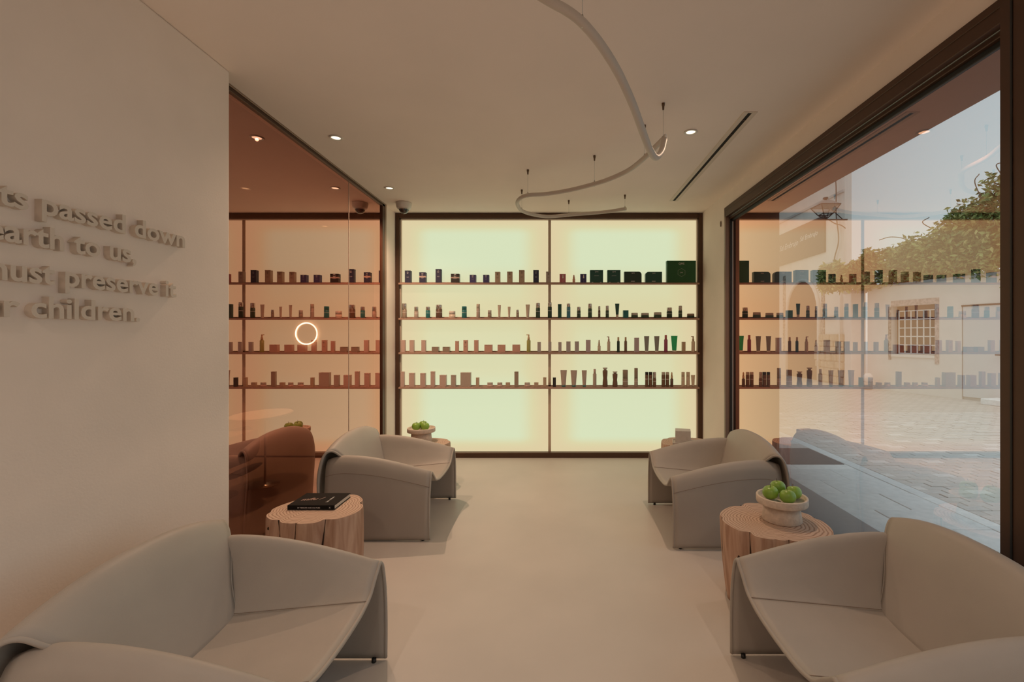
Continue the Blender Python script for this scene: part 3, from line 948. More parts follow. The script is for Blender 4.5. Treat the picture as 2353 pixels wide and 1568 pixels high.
# ================================================================== TREE-STUMP TABLES
def wood_mats():
    out = []
    for nm in ('stump_end_grain', 'stump_side'):
        m = bpy.data.materials.new(nm); m.use_nodes = True
        nt = m.node_tree; p = nt.nodes['Principled BSDF']
        p.inputs['Roughness'].default_value = .65
        tc = nt.nodes.new('ShaderNodeTexCoord')
        mp = nt.nodes.new('ShaderNodeMapping')
        nt.links.new(tc.outputs['Object'], mp.inputs[0])
        r = nt.nodes.new('ShaderNodeValToRGB')
        if nm == 'stump_end_grain':
            at = nt.nodes.new('ShaderNodeAttribute'); at.attribute_name = 'ring'
            nz = nt.nodes.new('ShaderNodeTexNoise'); nz.inputs['Scale'].default_value = 9
            nt.links.new(mp.outputs[0], nz.inputs['Vector'])
            a = nt.nodes.new('ShaderNodeMath'); a.operation = 'MULTIPLY_ADD'; a.inputs[1].default_value = .14
            nt.links.new(nz.outputs['Fac'], a.inputs[0]); nt.links.new(at.outputs['Fac'], a.inputs[2])
            b = nt.nodes.new('ShaderNodeMath'); b.operation = 'MULTIPLY'; b.inputs[1].default_value = 96
            nt.links.new(a.outputs[0], b.inputs[0])
            s = nt.nodes.new('ShaderNodeMath'); s.operation = 'SINE'; nt.links.new(b.outputs[0], s.inputs[0])
            c = nt.nodes.new('ShaderNodeMath'); c.operation = 'MULTIPLY_ADD'; c.inputs[1].default_value = .5; c.inputs[2].default_value = .5
            nt.links.new(s.outputs[0], c.inputs[0])
            nt.links.new(c.outputs[0], r.inputs[0])
            r.color_ramp.elements[0].position = .0; r.color_ramp.elements[0].color = (.34, .205, .14, 1)
            r.color_ramp.elements[1].position = .45; r.color_ramp.elements[1].color = (.60, .425, .32, 1)
            bp = nt.nodes.new('ShaderNodeBump'); bp.inputs['Strength'].default_value = .3; bp.inputs['Distance'].default_value = .003
            nt.links.new(c.outputs[0], bp.inputs['Height']); nt.links.new(bp.outputs[0], p.inputs['Normal'])
        else:
            mp.inputs['Scale'].default_value = (14, 14, 1.6)
            nz = nt.nodes.new('ShaderNodeTexNoise'); nz.inputs['Scale'].default_value = 1.5; nz.inputs['Detail'].default_value = 8
            nz.inputs['Distortion'].default_value = .8
            nt.links.new(mp.outputs[0], nz.inputs['Vector'])
            nt.links.new(nz.outputs['Fac'], r.inputs[0])
            r.color_ramp.elements[0].position = .30; r.color_ramp.elements[0].color = (.34, .18, .115, 1)
            r.color_ramp.elements[1].position = .62; r.color_ramp.elements[1].color = (.56, .37, .27, 1)
            bp = nt.nodes.new('ShaderNodeBump'); bp.inputs['Strength'].default_value = .25; bp.inputs['Distance'].default_value = .006
            nt.links.new(nz.outputs['Fac'], bp.inputs['Height']); nt.links.new(bp.outputs[0], p.inputs['Normal'])
        nt.links.new(r.outputs[0], p.inputs['Base Color'])
        out.append(m)
    return out


ENDG, SIDEG = wood_mats()
CRACK = mat('dark_crack', (0.035, 0.018, 0.010), 0.9)
STZ = 0.426


def make_stump(label, cx, cy, rx, ry, seed, creases, holes=(), foot=.97):
    rnd = random.Random(seed)
    root = thing('stump_table', label, 'side table', (cx, cy, 0), 0, 'tree-stump side tables')
    N = 144
    ph = [rnd.uniform(0, 6.28) for _ in range(6)]

    def R(a, z):
        t = z / STZ
        b = 1 + .035 * math.sin(2 * a + ph[0]) + .03 * math.sin(3 * a + ph[1]) + .018 * math.sin(5 * a + ph[2] + .6 * t)
        b *= foot + (1 - foot) * t + .02 * math.sin(3.14 * t)
        for ca, dep, wid, drift in creases:
            d = (a - math.radians(ca) - drift * (1 - t) + math.pi) % (2 * math.pi) - math.pi
            b -= dep * math.exp(-(d / wid) ** 2)
        if t > .97:
            b -= .012 * (t - .97) / .03
        return b
    rows = []
    zs = [0, .03, .09, .16, .23, .29, .34, .38, .405, .416, .422, STZ]
    for z in zs:
        rows.append([(rx * R(2 * math.pi * q / N, z) * math.cos(2 * math.pi * q / N), ry * R(2 * math.pi * q / N, z) * math.sin(2 * math.pi * q / N), z) for q in range(N + 1)])
    mb = MB().grid(rows)
    mb.add([p for p in rows[0][:-1]], [tuple(range(N - 1, -1, -1))])
    mb.build('trunk', SIDEG, root)
    # cut face with growth rings that follow the outline
    nr = 18
    ox, oy = rnd.uniform(-.12, .12), rnd.uniform(-.1, .1)
    vs, fs, ring = [(ox * rx, oy * ry, STZ)], [], [0.0]
    for i in range(1, nr + 1):
        f = i / nr
        for q in range(N):
            a = 2 * math.pi * q / N
            rr = R(a, STZ)
            vs.append((rx * (rr * math.cos(a) * f + ox * (1 - f)), ry * (rr * math.sin(a) * f + oy * (1 - f)), STZ + .0006 * math.sin(9 * a + 5 * f)))
            ring.append(f)
    for q in range(N):
        fs.append((0, 1 + q, 1 + (q + 1) % N))
    for i in range(nr - 1):
        for q in range(N):
            a0, b0 = 1 + i * N, 1 + (i + 1) * N
            fs.append((a0 + q, b0 + q, b0 + (q + 1) % N, a0 + (q + 1) % N))
    me = bpy.data.meshes.new('cut_face')
    me.from_pydata(vs, [], fs)
    at = me.attributes.new('ring', 'FLOAT', 'POINT')
    at.data.foreach_set('value', ring)
    me.polygons.foreach_set('use_smooth', [True] * len(fs))
    obj('cut_face', me, ENDG, root)
    # drying cracks: dark clefts down the deepest creases
    for ca, dep, wid, drift in creases:
        if dep < .05:
            continue
        pts, rad = [], []
        for i in range(14):
            z = STZ * (1 - i / 13.0) + .001 * (i == 0)
            a = math.radians(ca) + drift * (1 - z / STZ)
            rr = R(a, min(z, STZ * .965)) + .004
            pts.append((rx * rr * math.cos(a), ry * rr * math.sin(a), z)); rad.append(.0035 + .002 * math.sin(i * .7 + ca))
        MB().tube(pts, rad, 6).build('drying_crack', CRACK, root)
    for ca, z, sz in holes:
        a = math.radians(ca)
        rr = R(a, z) - .004
        p = Vector((rx * rr * math.cos(a), ry * rr * math.sin(a), z))
        o = MB().lathe([(0, -.012), (.6, -.008), (1, .0), (.7, .006), (0, .008)], 9).build('knot_hole', CRACK, root)
        o.location = p
        o.rotation_euler = Vector((math.cos(a), math.sin(a), 0)).to_track_quat('Z', 'Y').to_euler()
        o.scale = (sz * .5, sz, 1.0)
    return root


make_stump('pale stump table carrying the black book, between the left armchairs', -1.402, 2.765, .250, .255, 3,
           [(236, .075, .10, .25), (268, .055, .05, -.12), (306, .12, .13, -.22), (20, .08, .12, .0), (75, .06, .12, .1), (140, .07, .15, .1), (195, .05, .1, 0.)],
           [(240, .20, .035), (308, .22, .030), (222, .375, .010)])
make_stump('pale stump table carrying four apples, between the right armchairs', 1.19, 2.565, .272, .272, 11,
           [(218, .11, .10, .05), (248, .035, .05, .0), (262, .05, .04, .03), (285, .04, .06, .0), (10, .06, .1, .0), (60, .05, .1, .0), (110, .10, .12, .1), (168, .05, .1, 0)],
           [(207, .28, .016)], foot=.88)
make_stump('pale stump table with the far apple bowl, left of the lit wall', -1.25, 4.43, .235, .235, 23,
           [(250, .06, .1, .0), (300, .05, .08, .1), (30, .07, .1, 0), (120, .07, .1, 0), (200, .06, .1, 0)])
make_stump('pale stump table with the stone block, right of the lit wall', 1.245, 4.465, .245, .240, 31,
           [(212, .09, .1, .0), (255, .05, .06, .1), (320, .05, .1, 0), (60, .08, .1, 0), (130, .08, .12, 0)])

# ------------------------------------------------------------------ bowls, apples, stone block, book
TRAV = mat('travertine', (0.66, 0.55, 0.46), 0.7, noise=0.12, nscale=45, bump=0.25, bscale=120)
APPLE = mat('green_apple_skin', (0.24, 0.42, 0.055), 0.32, noise=0.22, nscale=9, coat=0.2)
STEM = mat('apple_stem', (0.09, 0.06, 0.03), 0.8)


def make_bowl(label, x, y):
    root = thing('footed_bowl', label, 'bowl', (x, y, STZ + .0015), 0, 'travertine footed bowls')
    MB().lathe([(0, 0), (.101, 0), (.103, .003), (.096, .045), (.092, .090)], 48).build('bowl_foot', TRAV, root)
    MB().lathe([(0, .084), (.092, .087), (.118, .089), (.130, .093), (.132, .098), (.132, .128), (.130, .132), (.121, .132), (.118, .128), (.112, .114), (.06, .109), (0, .108)], 56).build('bowl_basin', TRAV, root)
    return root


def apple_mesh(r):
    prof = []
    for i in range(17):
        a = math.pi * i / 16
        rr = r * (math.sin(a) ** .92) * (1 + .05 * math.cos(a))
        z = -r * .90 * math.cos(a)
        if i > 11:
            z -= r * .30 * ((i - 11) / 5) ** 2.4
        if i < 3:
            z += r * .12 * ((3 - i) / 3) ** 2
        prof.append((max(rr, 0), z))
    prof[0] = (0, prof[0][1]); prof[-1] = (0, prof[-1][1])
    return MB().lathe(prof, 28)


APM = apple_mesh(.0415).mesh('apple_body'); APM.materials.append(APPLE)
STM = MB().tube([(0, 0, .018), (.001, 0, .032), (.005, .001, .043)], [.0016, .0013, .0018], 6).mesh('apple_stem'); STM.materials.append(STEM)


def make_apple(label, x, y, z, tilt):
    root = thing('green_apple', label, 'apple', (x, y, z), 0, 'green apples')
    root.rotation_euler = tilt
    obj('apple_body', APM, APPLE, root); obj('apple_stem', STM, STEM, root)


b1x, b1y = 1.247, 2.585
make_bowl('travertine footed bowl with four apples beside the street window', b1x, b1y)
AZ = STZ + .0015 + .1095 + .0395
for dx, dy, dz, tl, lab in ((-.066, -.006, .004, (.05, -.1, .3), 'green apple at the left of the near bowl'),
                        (.006, .062, .012, (-.1, .1, 1.2), 'green apple at the back of the near bowl'),
                        (.001, -.064, .001, (.12, .15, 2.0), 'green apple at the front of the near bowl'),
                        (.064, -.002, .002, (-.25, .12, .5), 'green apple at the right of the near bowl, stem end tipped up')):
    make_apple(lab, b1x + dx, b1y + dy, AZ + dz, tl)
b2x, b2y = -1.30, 4.51
make_bowl('travertine footed bowl with apples before the lit wall', b2x, b2y)
for dx, dy, lab in ((-.040, -.03, 'left green apple in the far bowl before the lit wall'), (.045, -.03, 'right green apple in the far bowl before the lit wall'),
                    (.002, .055, 'rear green apple half hidden in the far bowl')):
    make_apple(lab, b2x + dx, b2y + dy, AZ + .002, (.05, .05, dx * 9))

tray = thing('stone_block_on_tray', 'pale stone cube standing on a small tray on the far right stump', 'ornament', (1.205, 4.43, STZ + .001), math.radians(-14))
STONE = mat('pale_stone', (0.58, 0.53, 0.48), 0.6, noise=0.06, nscale=30)
MB().bbox((-.10, -.085, 0), (.12, .085, .010), .003, 2).build('tray_base', STONE, tray)
for a, b in (((-.10, -.085, .010), (.12, -.077, .018)), ((-.10, .077, .010), (.12, .085, .018)), ((-.10, -.077, .010), (-.092, .077, .018)), ((.112, -.077, .010), (.12, .077, .018))):
    MB().bbox(a, b, .002, 1).build('tray_rim', STONE, tray)
MB().bbox((-.075, -.055, .010), (.065, .072, .125), .003, 2).build('stone_cube', STONE, tray)

BOOKC = mat('black_book_cloth', (0.010, 0.009, 0.008), 0.75, spec=0.15)
PAPER = mat('book_paper', (0.62, 0.56, 0.48), 0.8)
bk = thing('hardcover_book', 'black hardcover book lying on the left stump', 'book', (-1.43, 2.835, STZ + .0015))
bw, bd, bt = .275, .215, .026
MB().bbox((-bw / 2, -bd / 2, 0), (bw / 2, bd / 2, .003), .001, 1).build('book_cover', BOOKC, bk)
MB().bbox((-bw / 2, -bd / 2, bt - .003), (bw / 2, bd / 2, bt), .001, 1).build('book_cover', BOOKC, bk)
MB().bbox((-bw / 2, -bd / 2 - .001, 0), (bw / 2, -bd / 2 + .004, bt), .0015, 2).build('book_spine', BOOKC, bk)
MB().box((-bw / 2 + .003, -bd / 2 + .004, .003), (bw / 2 - .003, bd / 2 - .004, bt - .003)).build('book_pages', PAPER, bk)
PRINT_P = mat('copper_print', (0.50, 0.32, 0.26), 0.5)
flat_text('spine_title', 'BY TERROIR HAIR CULTURE', .0105, PRINT_W, bk, (-.078, -bd / 2 - .0016, .008), 'LEFT')
flat_text('spine_mark', 'X', .013, PRINT_W, bk, (.11, -bd / 2 - .0016, .008))
ct = flat_text('cover_signature', 'mflu /', .052, PRINT_P, bk, (-.045, -.02, bt + .0004), 'CENTER', (0, 0, math.radians(12)), .4)
flat_text('cover_title', 'hair culture', .020, PRINT_W, bk, (.072, -.055, bt + .0004), 'LEFT', (0, 0, math.radians(90)))

# ================================================================== CEILING FITTINGS
# winding tube pendant
near = [(1190, -42, 1.66), (1262, 2, 1.667), (1302, 24, 1.68), (1338, 52, 1.70), (1380, 102, 1.76), (1420, 166, 1.86), (1454, 240, 2.00), (1478, 306, 2.19), (1494, 346, 2.34),
        (1507, 362, 2.48), (1519, 350, 2.68), (1524, 332, 2.84), (1526, 319, 2.96)]
far = [(1527, 317, 2.955), (1516, 328, 3.03), (1500, 344, 3.12), (1480, 364, 3.24), (1444, 392, 3.50), (1400, 412, 3.66), (1366, 423, 3.78), (1310, 437, 3.96), (1255, 446, 4.06),
       (1212, 449, 4.10), (1193, 458, 4.22), (1189, 470, 4.42), (1200, 485, 4.68), (1228, 494, 4.86), (1262, 498, 4.98), (1307, 494, 5.02), (1360, 490, 5.00), (1400, 486, 4.93), (1436, 480, 4.83)]
pend = thing('winding_tube_pendant', 'long white winding tube lamp hung on thin cables from the ceiling', 'lamp', (0.3, 3.2, CEIL))
off = Vector((0.3, 3.2, CEIL))
for pts in (near, far):
    P3 = crom([at_y(*p) for p in pts], 8)
    for _ in range(3):
        P3 = [P3[0]] + [(P3[i - 1] + P3[i] * 2 + P3[i + 1]) / 4 for i in range(1, len(P3) - 1)] + [P3[-1]]
    MB().tube([p - off for p in P3], .0175, 14).build('light_tube', TUBEW, pend)
    e, d_ = P3[-1] - off, (P3[-1] - P3[-2]).normalized()
    MB().cyl(e, e + d_ * .012, .0185, .0185, 14).build('tube_end_cap', STEEL, pend)
P0 = at_y(*far[0]) - off
MB().cyl(P0, P0 + Vector((.010, -.006, 0)), .022, .022, 14).build('tube_end_cap', WHITEP, pend)
for px, py, y in ((1338, 52, 1.70), (1524, 326, 2.93), (1481, 363, 3.235), (1366, 423, 3.78), (1213, 449, 4.10), (1199, 484, 4.66), (1307, 494, 5.02), (1436, 480, 4.83)):
    p = at_y(px, py, y) - off
    MB().cyl((p.x, p.y, p.z - .019), (p.x, p.y, p.z + .028), .0042, .0042, 8).build('cable_clamp', STEEL, pend)
    MB().cyl((p.x, p.y, p.z + .02), (p.x, p.y, -.03), .0011, .0011, 6).build('suspension_cable', STEEL, pend)
    MB().lathe([(0, -.042), (.0055, -.042), (.0075, -.02), (.010, -.012), (.010, 0), (0, 0)], 12, (p.x, p.y, 0)).build('ceiling_ferrule', FERR, pend)


def downlight(x, y, label, power=None, col=None):
    root = thing('recessed_downlight', label, 'downlight', (x, y, CEIL), 0, 'recessed ceiling downlights')
    MB().lathe([(.032, -.001), (.046, -.001), (.048, -.004), (.045, -.007), (.034, -.006), (.032, -.001)], 28).build('trim_ring', WHITEP, root)
    MB().lathe([(0, -.004), (.020, -.0045), (.032, -.002), (.032, -.0005), (0, -.0005)], 24).build('lamp_lens', LAMP, root)
    ld = bpy.data.lights.new('downlight_beam', 'SPOT')
    ld.energy = DOWN_W if power is None else power
    ld.color = col or DOWN_C; ld.spot_size = math.radians(142); ld.spot_blend = .9; ld.shadow_soft_size = .012
    lo = bpy.data.objects.new('downlight_beam', ld); COL.objects.link(lo); lo.parent = root; lo.location = (0, 0, -.016)
    return root


for px, py, lab in ((772, 316, 'ceiling downlight near the tinted glass, nearer of two'), (895, 432, 'small ceiling downlight by the security camera'),
                    (1587, 303, 'ceiling downlight right of the winding tube')):
    p = at_z(px, py, CEIL)
    downlight(p.x, p.y, lab, power=105.0 if py > 400 else 55.0)
downlight(1.0, -0.3, 'added fill downlight on the window side, unseen behind the camera', power=48.0, col=FILL_C)  # these three are added to brighten the near part of the room
downlight(-1.1, -0.3, 'added fill downlight on the lettered side, unseen behind the camera', power=48.0, col=FILL_C)
downlight(-0.1, -1.4, 'added fill downlight in the middle, unseen behind the camera', power=48.0, col=FILL_C)
for y, lab in ((4.61, 'bright downlight in the salon behind the glass'), (6.19, 'farther downlight in the salon behind the glass')):
    downlight(-3.06, y, lab, power=90.0)

cm = thing('dome_security_camera', 'white dome security camera on the ceiling at the left corner', 'camera', at_z(928, 462, CEIL))
cm.location = Vector(((928 - CX) * 5.12 / F, 5.12, CEIL))
MB().lathe([(0, 0), (.083, 0), (.085, -.012), (.078, -.050), (.070, -.066), (0, -.066)], 32).build('camera_housing', WHITEP, cm)
DOME = mat('smoked_dome', (0.015, 0.012, 0.01), 0.08, spec=0.7, coat=0.6)
MB().lathe([(.054, -.064)] + [(.054 * math.cos(a), -.064 - .056 * math.sin(a)) for a in [math.radians(9 * q) for q in range(1, 10)]] + [(0, -.1205)], 28).build('camera_dome', DOME, cm)
MB().lathe([(.0545, -.066), (.058, -.066), (.058, -.072), (.0545, -.074)], 28).build('dome_ring', STEEL, cm)
flat_text('housing_mark', 'dome', .012, PRINT_D, cm, (.02, -.0845, -.028)) if False else None

sd = thing('linear_slot_diffuser', 'long narrow slot air diffuser in the ceiling beside the window', 'air vent', (1.265, 4.04, CEIL))
L2, w2 = .99, .045
DARK = mat('slot_shade', (0.012, 0.010, 0.008), 0.9)
CEIL_T = mat('diffuser_flange', (0.74, 0.63, 0.53), 0.6)
MB().box((-.013, -L2, -.002), (.013, L2, -.0006)).build('slot_shade', DARK, sd)  # dark plate imitates the shade inside the slot
for a, b in (((-w2, -L2 - .012, -.005), (-.013, L2 + .012, 0)), ((.013, -L2 - .012, -.005), (w2, L2 + .012, 0)), ((-.013, -L2 - .012, -.005), (.013, -L2, 0)), ((-.013, L2, -.005), (.013, L2 + .012, 0))):
    MB().bbox(a, b, .0015, 1).build('flange', CEIL_T, sd)
for q in range(9):
    y = -L2 + .1 + q * (2 * L2 - .2) / 8
    MB().box((-.013, y - .003, -.0045), (.013, y + .003, -.002)).build('slot_bridge', BRONZE, sd)

hk = thing('oval_wall_ring', 'tiny oval metal ring on the right wall beside the window head', 'ring', (XR, 4.915, 2.62))
MB().tube([(-.004, .028 * math.sin(a) * .45, .028 * math.cos(a)) for a in [2 * math.pi * q / 24 for q in range(24)]], .0035, 6, closed=True).build('ring_band', BRONZE_L, hk)
MB().cyl((0, 0, 0), (-.006, 0, 0), .004).build('ring_fixing', BRONZE_L, hk)

# ================================================================== THINGS IN THE SALON BEHIND THE GLASS
rp = at_y(704, 767, SY1 - .03)
rg = thing('ring_mirror_light', 'glowing thin ring light on the salon wall seen through tinted glass', 'ring light', rp)
rr = 24.5 * (SY1 - .03) / F
MB().tube([(rr * math.cos(a), 0, rr * math.sin(a)) for a in [2 * math.pi * q / 64 for q in range(64)]], .0105, 8, closed=True).build('lit_ring', RINGE, rg)
MB().cyl((0, .03, 0), (0, .012, 0), rr * .97, rr * .97, 48).build('mirror_disc', mat('ring_mirror', (.35, .28, .23), .2, metal=.6), rg)

SCH = mat('salon_chair_brown', (0.34, 0.24, 0.18), 0.5)
sc = thing('salon_wash_chair', 'brown salon chair with black arm pad behind the tinted glass', 'chair', (-3.22, 3.98, 0))
prof = [(.52, .60), (.54, .50), (.53, .40), (.46, .32), (.30, .27), (.0, .24), (-.55, .22), (-.62, .30), (-.62, .52), (-.30, .55), (.10, .575)]
pp = [(p.x, p.y) for p in crom([(a, b, 0) for a, b in prof + [prof[0]]], 4)[:-1]]
MB().prism(pp, 'y', -.25, .25, smooth=False).build('chair_body', SCH, sc)
for s in (-1, 1):
    o = MB().lathe([(0, -.5)] + [(.10 * math.cos(math.radians(t)), (-.40 if t < 0 else .40) + .10 * math.sin(math.radians(t))) for t in range(-75, 76, 15)] + [(0, .5)], 16).build('arm_pad', BLACK, sc)
    o.location = (.26, s * .255, .53); o.rotation_euler = (0, math.radians(78), 0); o.scale = (.62, .35, .44)
MB().bbox((-.55, -.26, 0), (.35, .26, .05), .02, 2).build('base_plate', BLACK, sc)
MB().lathe([(0, 0), (.12, 0), (.10, .2), (0, .2)], 20, (-.1, 0, .045)).build('base_column', BLACK, sc)
o = MB().lathe([(0, -1), (.5, -.9), (.9, -.4), (1, 0), (.9, .4), (.5, .9), (0, 1)], 16).build('foot_rest', BLACK, sc)
o.location = (.56, 0, .29); o.rotation_euler = (0, math.radians(-25), 0); o.scale = (.12, .2, .03)

tb = thing('oval_side_table', 'white oval table on a thin stem in the salon behind the glass', 'table', (-3.2, 5.1 * .953, 0))
TBZ = .69
tb.location = at_z(602, 951, TBZ); tb.location.z = 0
MB().lathe([(0, TBZ - .02), (.96, TBZ - .02), (1, TBZ - .012), (1, TBZ - .004), (.97, TBZ), (0, TBZ)], 40, sx=.24, sy=.34).build('table_top', mat('white_laminate', (.85, .8, .74), .4), tb)
MB().cyl((0.03, 0, .012), (0.03, 0, TBZ - .02), .010).build('table_stem', STEEL, tb)
MB().lathe([(0, 0), (.15, 0), (.15, .008), (0, .014)], 28).build('table_foot', STEEL, tb)

# ================================================================== THE STREET
STREETM = mat('street_grey', (0.40, 0.385, 0.36), 0.85, noise=0.10, nscale=2.5)


def brick_ground():
    m = bpy.data.materials.new('far_pavers'); m.use_nodes = True
    nt = m.node_tree; p = nt.nodes['Principled BSDF']; p.inputs['Roughness'].default_value = .85
    tc = nt.nodes.new('ShaderNodeTexCoord'); b = nt.nodes.new('ShaderNodeTexBrick')
    nt.links.new(tc.outputs['Object'], b.inputs['Vector'])
    b.inputs['Color1'].default_value = (.50, .475, .44, 1); b.inputs['Color2'].default_value = (.57, .54, .50, 1); b.inputs['Mortar'].default_value = (.30, .28, .26, 1)
    b.inputs['Scale'].default_value = 1.0; b.inputs['Brick Width'].default_value = .2; b.inputs['Row Height'].default_value = .1; b.inputs['Mortar Size'].default_value = .006
    nt.links.new(b.outputs['Color'], p.inputs['Base Color'])
    return m


ground = struct(MB().box((XO, -14, -.25), (45, 45, GZ - .02)).build('pavement', brick_ground()))
PAVE = [mat('paver_%d' % i, c, .8, noise=.08, nscale=25) for i, c in enumerate([(.54, .525, .50), (.57, .55, .52), (.60, .575, .545), (.555, .545, .525), (.68, .665, .64)])]
SLABM = [mat('slab_%d' % i, c, .7, noise=.09, nscale=14) for i, c in enumerate([(.69, .73, .735), (.72, .755, .76), (.66, .70, .71), (.75, .78, .78)])]
# pale stone slabs beside the shop front, each a piece of the pavement
cubem = {}


def piece(name, x0, x1, y0, y1, zt, m, zb=None):
    key = (round(x1 - x0, 3), round(y1 - y0, 3), m.name)
    if key not in cubem:
        w, d = (x1 - x0) / 2, (y1 - y0) / 2
        mb = MB()
        c = .004
        vs = [(-w, -d, -.03), (w, -d, -.03), (w, d, -.03), (-w, d, -.03), (-w, -d, -c), (w, -d, -c), (w, d, -c), (-w, d, -c), (-w + c, -d + c, 0), (w - c, -d + c, 0), (w - c, d - c, 0), (-w + c, d - c, 0)]
        fs = [(8, 9, 10, 11)] + [(i, (i + 1) % 4, 4 + (i + 1) % 4, 4 + i) for i in range(4)] + [(4 + i, 4 + (i + 1) % 4, 8 + (i + 1) % 4, 8 + i) for i in range(4)]
        mb.add(vs, fs)
        me = mb.mesh(name); me.materials.append(m)
        cubem[key] = me
    o = bpy.data.objects.new(name, cubem[key]); COL.objects.link(o); o.parent = ground
    o.location = ((x0 + x1) / 2, (y0 + y1) / 2, zt)
    return o


rnd = random.Random(4)
SLX = 3.12
y = 2.2
row = 0
while y < 9.5:
    x = XO + .004
    first = .25 if row % 2 else .55
    xs = [x, x + first]
    while xs[-1] < SLX - .02:
        xs.append(min(SLX, xs[-1] + .60))
    for a, b in zip(xs[:-1], xs[1:]):
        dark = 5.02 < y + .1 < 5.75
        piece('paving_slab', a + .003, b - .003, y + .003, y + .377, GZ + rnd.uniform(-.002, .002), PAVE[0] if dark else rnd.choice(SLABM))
    y += .38; row += 1
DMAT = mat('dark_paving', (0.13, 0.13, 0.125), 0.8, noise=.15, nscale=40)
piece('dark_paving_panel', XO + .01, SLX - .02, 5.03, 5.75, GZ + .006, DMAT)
# kerb band
y = 2.2
while y < 10:
    piece('kerb_stone', SLX + .004, SLX + .124, y + .003, y + .597, GZ + .001, rnd.choice(SLABM[1:]))
    y += .6
# street pavers: the nearest as single pieces, the rest of the laid field as one
cand = []
PX0 = SLX + .13
yy, r_ = 2.6, 0
while yy < 8.4:
    xx = PX0 + (.1 if r_ % 2 else 0.0) - .1
    while xx < 8.0:
        x0, x1 = max(xx, PX0), xx + .2
        if x1 - x0 > .05:
            px = CX + (x0 + .1) * F / yy
            if 1700 < px < 2345:
                cand.append((x0, x1, yy))
        xx += .2
    yy += .1; r_ += 1
cand.sort(key=lambda c: c[2] ** 2 + c[0] ** 2)
rest = MB()
for i, (x0, x1, y0) in enumerate(cand):
    mi = rnd.choice([0, 1, 1, 2, 3]) if rnd.random() < .94 else 4
    zt = GZ + rnd.uniform(-.003, .003)
    if i < 300:
        piece('paver', x0 + .003, x1 - .003, y0 + .003, y0 + .097, zt, PAVE[mi])
    else:
        rest.box((x0 + .003, y0 + .003, GZ - .025), (x1 - .003, y0 + .097, zt), mi)
o = rest.build('paver_field', PAVE, ground); o['kind'] = 'stuff'

WHITEWASH = mat('whitewashed_wall', (0.74, 0.71, 0.66), 0.9, noise=.05, nscale=2.0, bump=.08, bscale=25)
WALLG = mat('grey_gable', (0.50, 0.50, 0.48), 0.9, noise=.05, nscale=2.0)
# ---- corner building on the far side of the street
bl = thing('corner_building', 'tall whitewashed corner house with arched doorway across the street', 'building', (8.2, 13.3, 0))
MB().prism([(0, 0), (3.8, 5.7), (3.8, 9.0), (0, 9.0)], 'z', 0, 9.0).build('house_walls', [WHITEWASH], bl)
# cornice, storey bands
MB().box((-.10, -.02, 6.35), (0.0, 8, 6.50)).build('cornice', WHITEWASH, bl)
MB().box((-.05, -.01, 5.55), (0.0, 8, 5.62)).build('storey_band', WALLG, bl)
AW = mat('dark_fascia', (0.05, 0.045, 0.04), .7)
MB().box((-.06, .92, 4.0), (-.001, 8, 5.12)).build('dark_fascia_board', AW, bl)
o = flat_text('fascia_script', 'Sal Embrujo', .27, PRINT_W, bl, (-.064, 3.75, 4.52), 'LEFT', (math.pi / 2, 0, -math.pi / 2), .35)
o = flat_text('fascia_script', 'Sal Embrujo', .22, PRINT_W, bl, (-.064, 2.33, 4.60), 'LEFT', (math.pi / 2, 0, -math.pi / 2), .35)
# arched doorway: shade of the recess put into a flat dark panel
arch = [(1.25, 0.06), (1.25, 2.2)] + [(2.25 - math.cos(a), 2.2 + 1.1 * math.sin(a)) for a in [math.radians(t) for t in range(15, 180, 15)]] + [(3.25, 2.2), (3.25, .06)]
MB().prism(arch, 'x', -.012, -.001).build('arched_doorway', AW, bl)
outer = [(1.25 - .0, 0.06), (1.25, 2.2)] + [(2.25 - math.cos(a), 2.2 + 1.1 * math.sin(a)) for a in [math.radians(t) for t in range(15, 180, 15)]] + [(3.25, 2.2), (3.25, .06)]
MB().tube([(-.03, u, z) for u, z in outer], .06, 6).build('arch_surround', WHITEWASH, bl)
TILE = mat('patterned_tile', (0.30, 0.27, 0.24), .5, noise=.8, nscale=14)
for y0 in (.98, 3.42):
    MB().box((-.02, y0, .9), (-.001, y0 + .16, 3.6)).build('tile_strip', TILE, bl)
# short protruding ledges by the corner
for z in (6.1, 5.2, 3.6, 2.9, 2.0):
    MB().box((-.08, .42, z), (-.001, .95, z + .04)).build('stone_ledge', WALLG, bl)
# rough stones at the foot of the corner
STN = mat('rough_stone', (0.46, 0.38, 0.29), .9, noise=.2, nscale=6)
r5 = random.Random(9)
z = .06
while z < 1.45:
    hh = r5.uniform(.16, .26)
    yy = -.02
    while yy < 1.2:
        ww = r5.uniform(.22, .42)
        MB().bbox((-.06 - r5.uniform(0, .03), yy + .01, z + .01), (-.001, yy + ww - .01, z + hh - .01), .02, 1).build('base_stone', STN, bl)
        yy += ww
    z += hh
MB().tube([(-.06, .12, .1), (-.06, .12, 3.2)], .03, 6).build('drain_pipe', WHITEWASH, bl)
WIRE = mat('facade_cable', (0.12, 0.11, 0.10), .8)
MB().tube(crom([(-.08, 7.8, 6.30), (-.1, 4.5, 6.22), (-.1, 2.0, 6.30), (-.1, .5, 6.26), (-.12, .22, 5.9), (-.06, .3, 5.0), (-.08, .15, 4.2), (-.06, .4, 3.6), (-.05, .2, 2.8)], 8), .018, 5).build('facade_cable', WIRE, bl)
MB().tube(crom([(-.08, 7.8, 6.34), (-.1, 3.5, 6.28), (-.1, 1.0, 6.36), (-.1, .1, 6.32)], 8), .014, 5).build('facade_cable', WIRE, bl)

